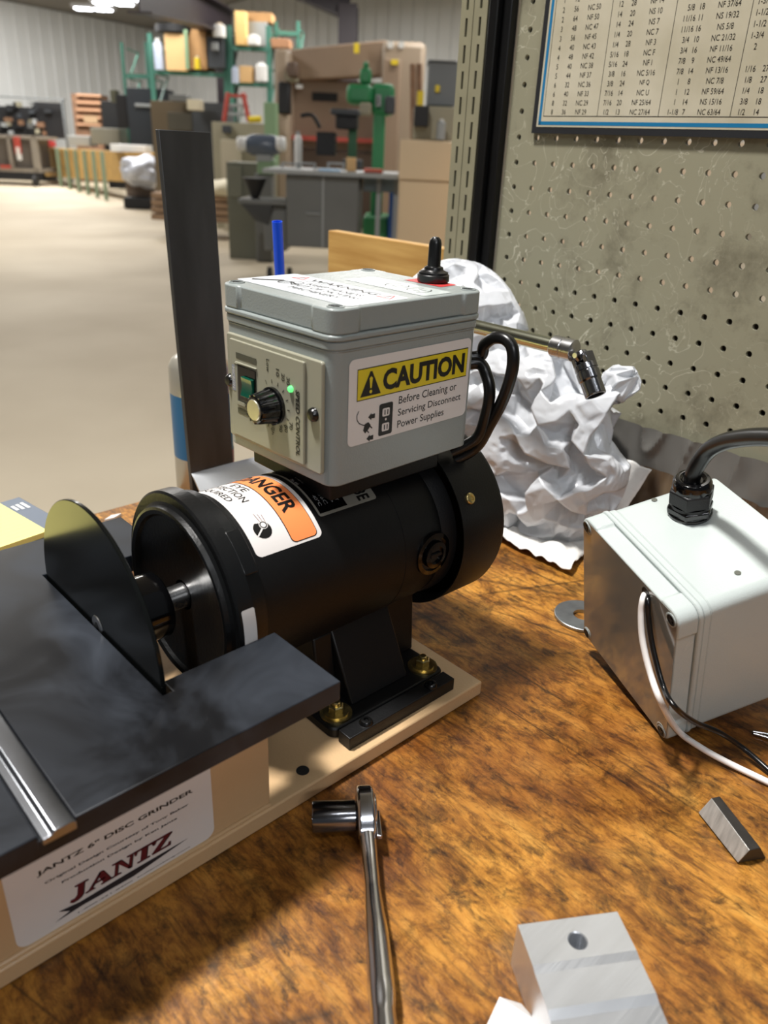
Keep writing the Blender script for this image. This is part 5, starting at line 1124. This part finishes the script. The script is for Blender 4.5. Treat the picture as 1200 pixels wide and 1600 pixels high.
tag(mb.build('plastic_tube', weld=False), 'bright blue plastic tube sticking up behind the control box', 'tube')
# boards on the next bench section
mb = MB(); xb = .80; a, b = onX(513, 361, xb), onX(704, 389, xb); z1 = (a.z+b.z)/2
mb.box(xb, b.y-.02, FLOOR+.9, xb+.019, a.y, z1, blk) if False else None
mb.box(xb, .66, .001, xb+.019, a.y, z1, mat('pine', '#c59f5e', .55, col2='#a97f42', scale=9, stretch=(6, .8, 9)))
tag(mb.build('pine_board', bevel=.001), 'pale pine board standing on edge behind the slotted post', 'board')
mb = MB(); mb.box(.778, .60, -.045, 1.1, 1.05, 0, c_('shelf_dark', '#4b443a')); 
tag(mb.build('side_table'), 'dark low table behind the bench that carries the pine board', 'table')
# binder and legal pad
c = onZ(30, 776, .045); e = onZ(78, 803, .045); dx = (e-c).normalized(); dy = Vector((dx.y, -dx.x, 0)); dy = dy if dy.x < 0 or dy.y < 0 else -dy
if dy.dot(Vector((-1, -1, 0))) < 0: dy = -dy
BMx = Matrix(((dx.x, dy.x, 0, c.x), (dx.y, dy.y, 0, c.y), (0, 0, 1, 0), (0, 0, 0, 1)))
t = thing('ring_binder', 'slate blue binder at the left edge behind the tool rest', 'binder', (c.x, c.y, 0))
mb = MB(); mb.box(0, 0, .0415, .10, .24, .045, mat('binder_slate', '#626b78', .5), BMx); mb.box(0, 0, .001, .10, .24, .004, MATS['binder_slate'], BMx); mb.box(0, 0, .004, .003, .24, .0415, MATS['binder_slate'], BMx); put(mb, 'cover', t, bevel=.001)
mb = MB(); mb.box(.006, .004, .0045, .095, .232, .040, wht, BMx); put(mb, 'paper_block', t)
A = Art(); bi = lambda px, py: (lambda q_: (q_.x, q_.y))(BMx.inverted() @ onZ(px, py, .0452))
q0 = bi(32, 790); 
for k in range(3): A.rect(q0[0]-.006+.001*k, q0[1]-.005+k*.005, q0[0]+.010-.001*k, q0[1]-.002+k*.005, wht, 1)
A.build('cover_print', lambda x, y, h: BMx @ Vector((x, y, .0451+h)), t)
c2 = onZ(0, 787, .050); e3 = onZ(68, 826, .050); dx = (e3-c2).normalized(); dy = Vector((dx.y, -dx.x, 0)); dy = -dy if dy.dot(Vector((-1, -1, 0))) < 0 else dy
PMx = Matrix(((dx.x, dy.x, 0, c2.x), (dx.y, dy.y, 0, c2.y), (0, 0, 1, 0), (0, 0, 0, 1)))
t = thing('legal_pad', 'yellow lined legal pad lying on the slate binder', 'note pad', (c2.x, c2.y, .045))
mb = MB(); mb.box(-.10, 0, .0455, .085, .23, .0505, mat('pad_yellow', '#efe58c', .75), PMx); put(mb, 'paper_block', t)
A = Art(); 
for k in range(1, 26): A.rect(-.10+k*.0071, 0, -.0998+k*.0071, .23, mat('rule_grey', '#b9b48a', .8), 1)
A.build('ruled_lines', lambda x, y, h: PMx @ Vector((x, y, .0505+h)), t)
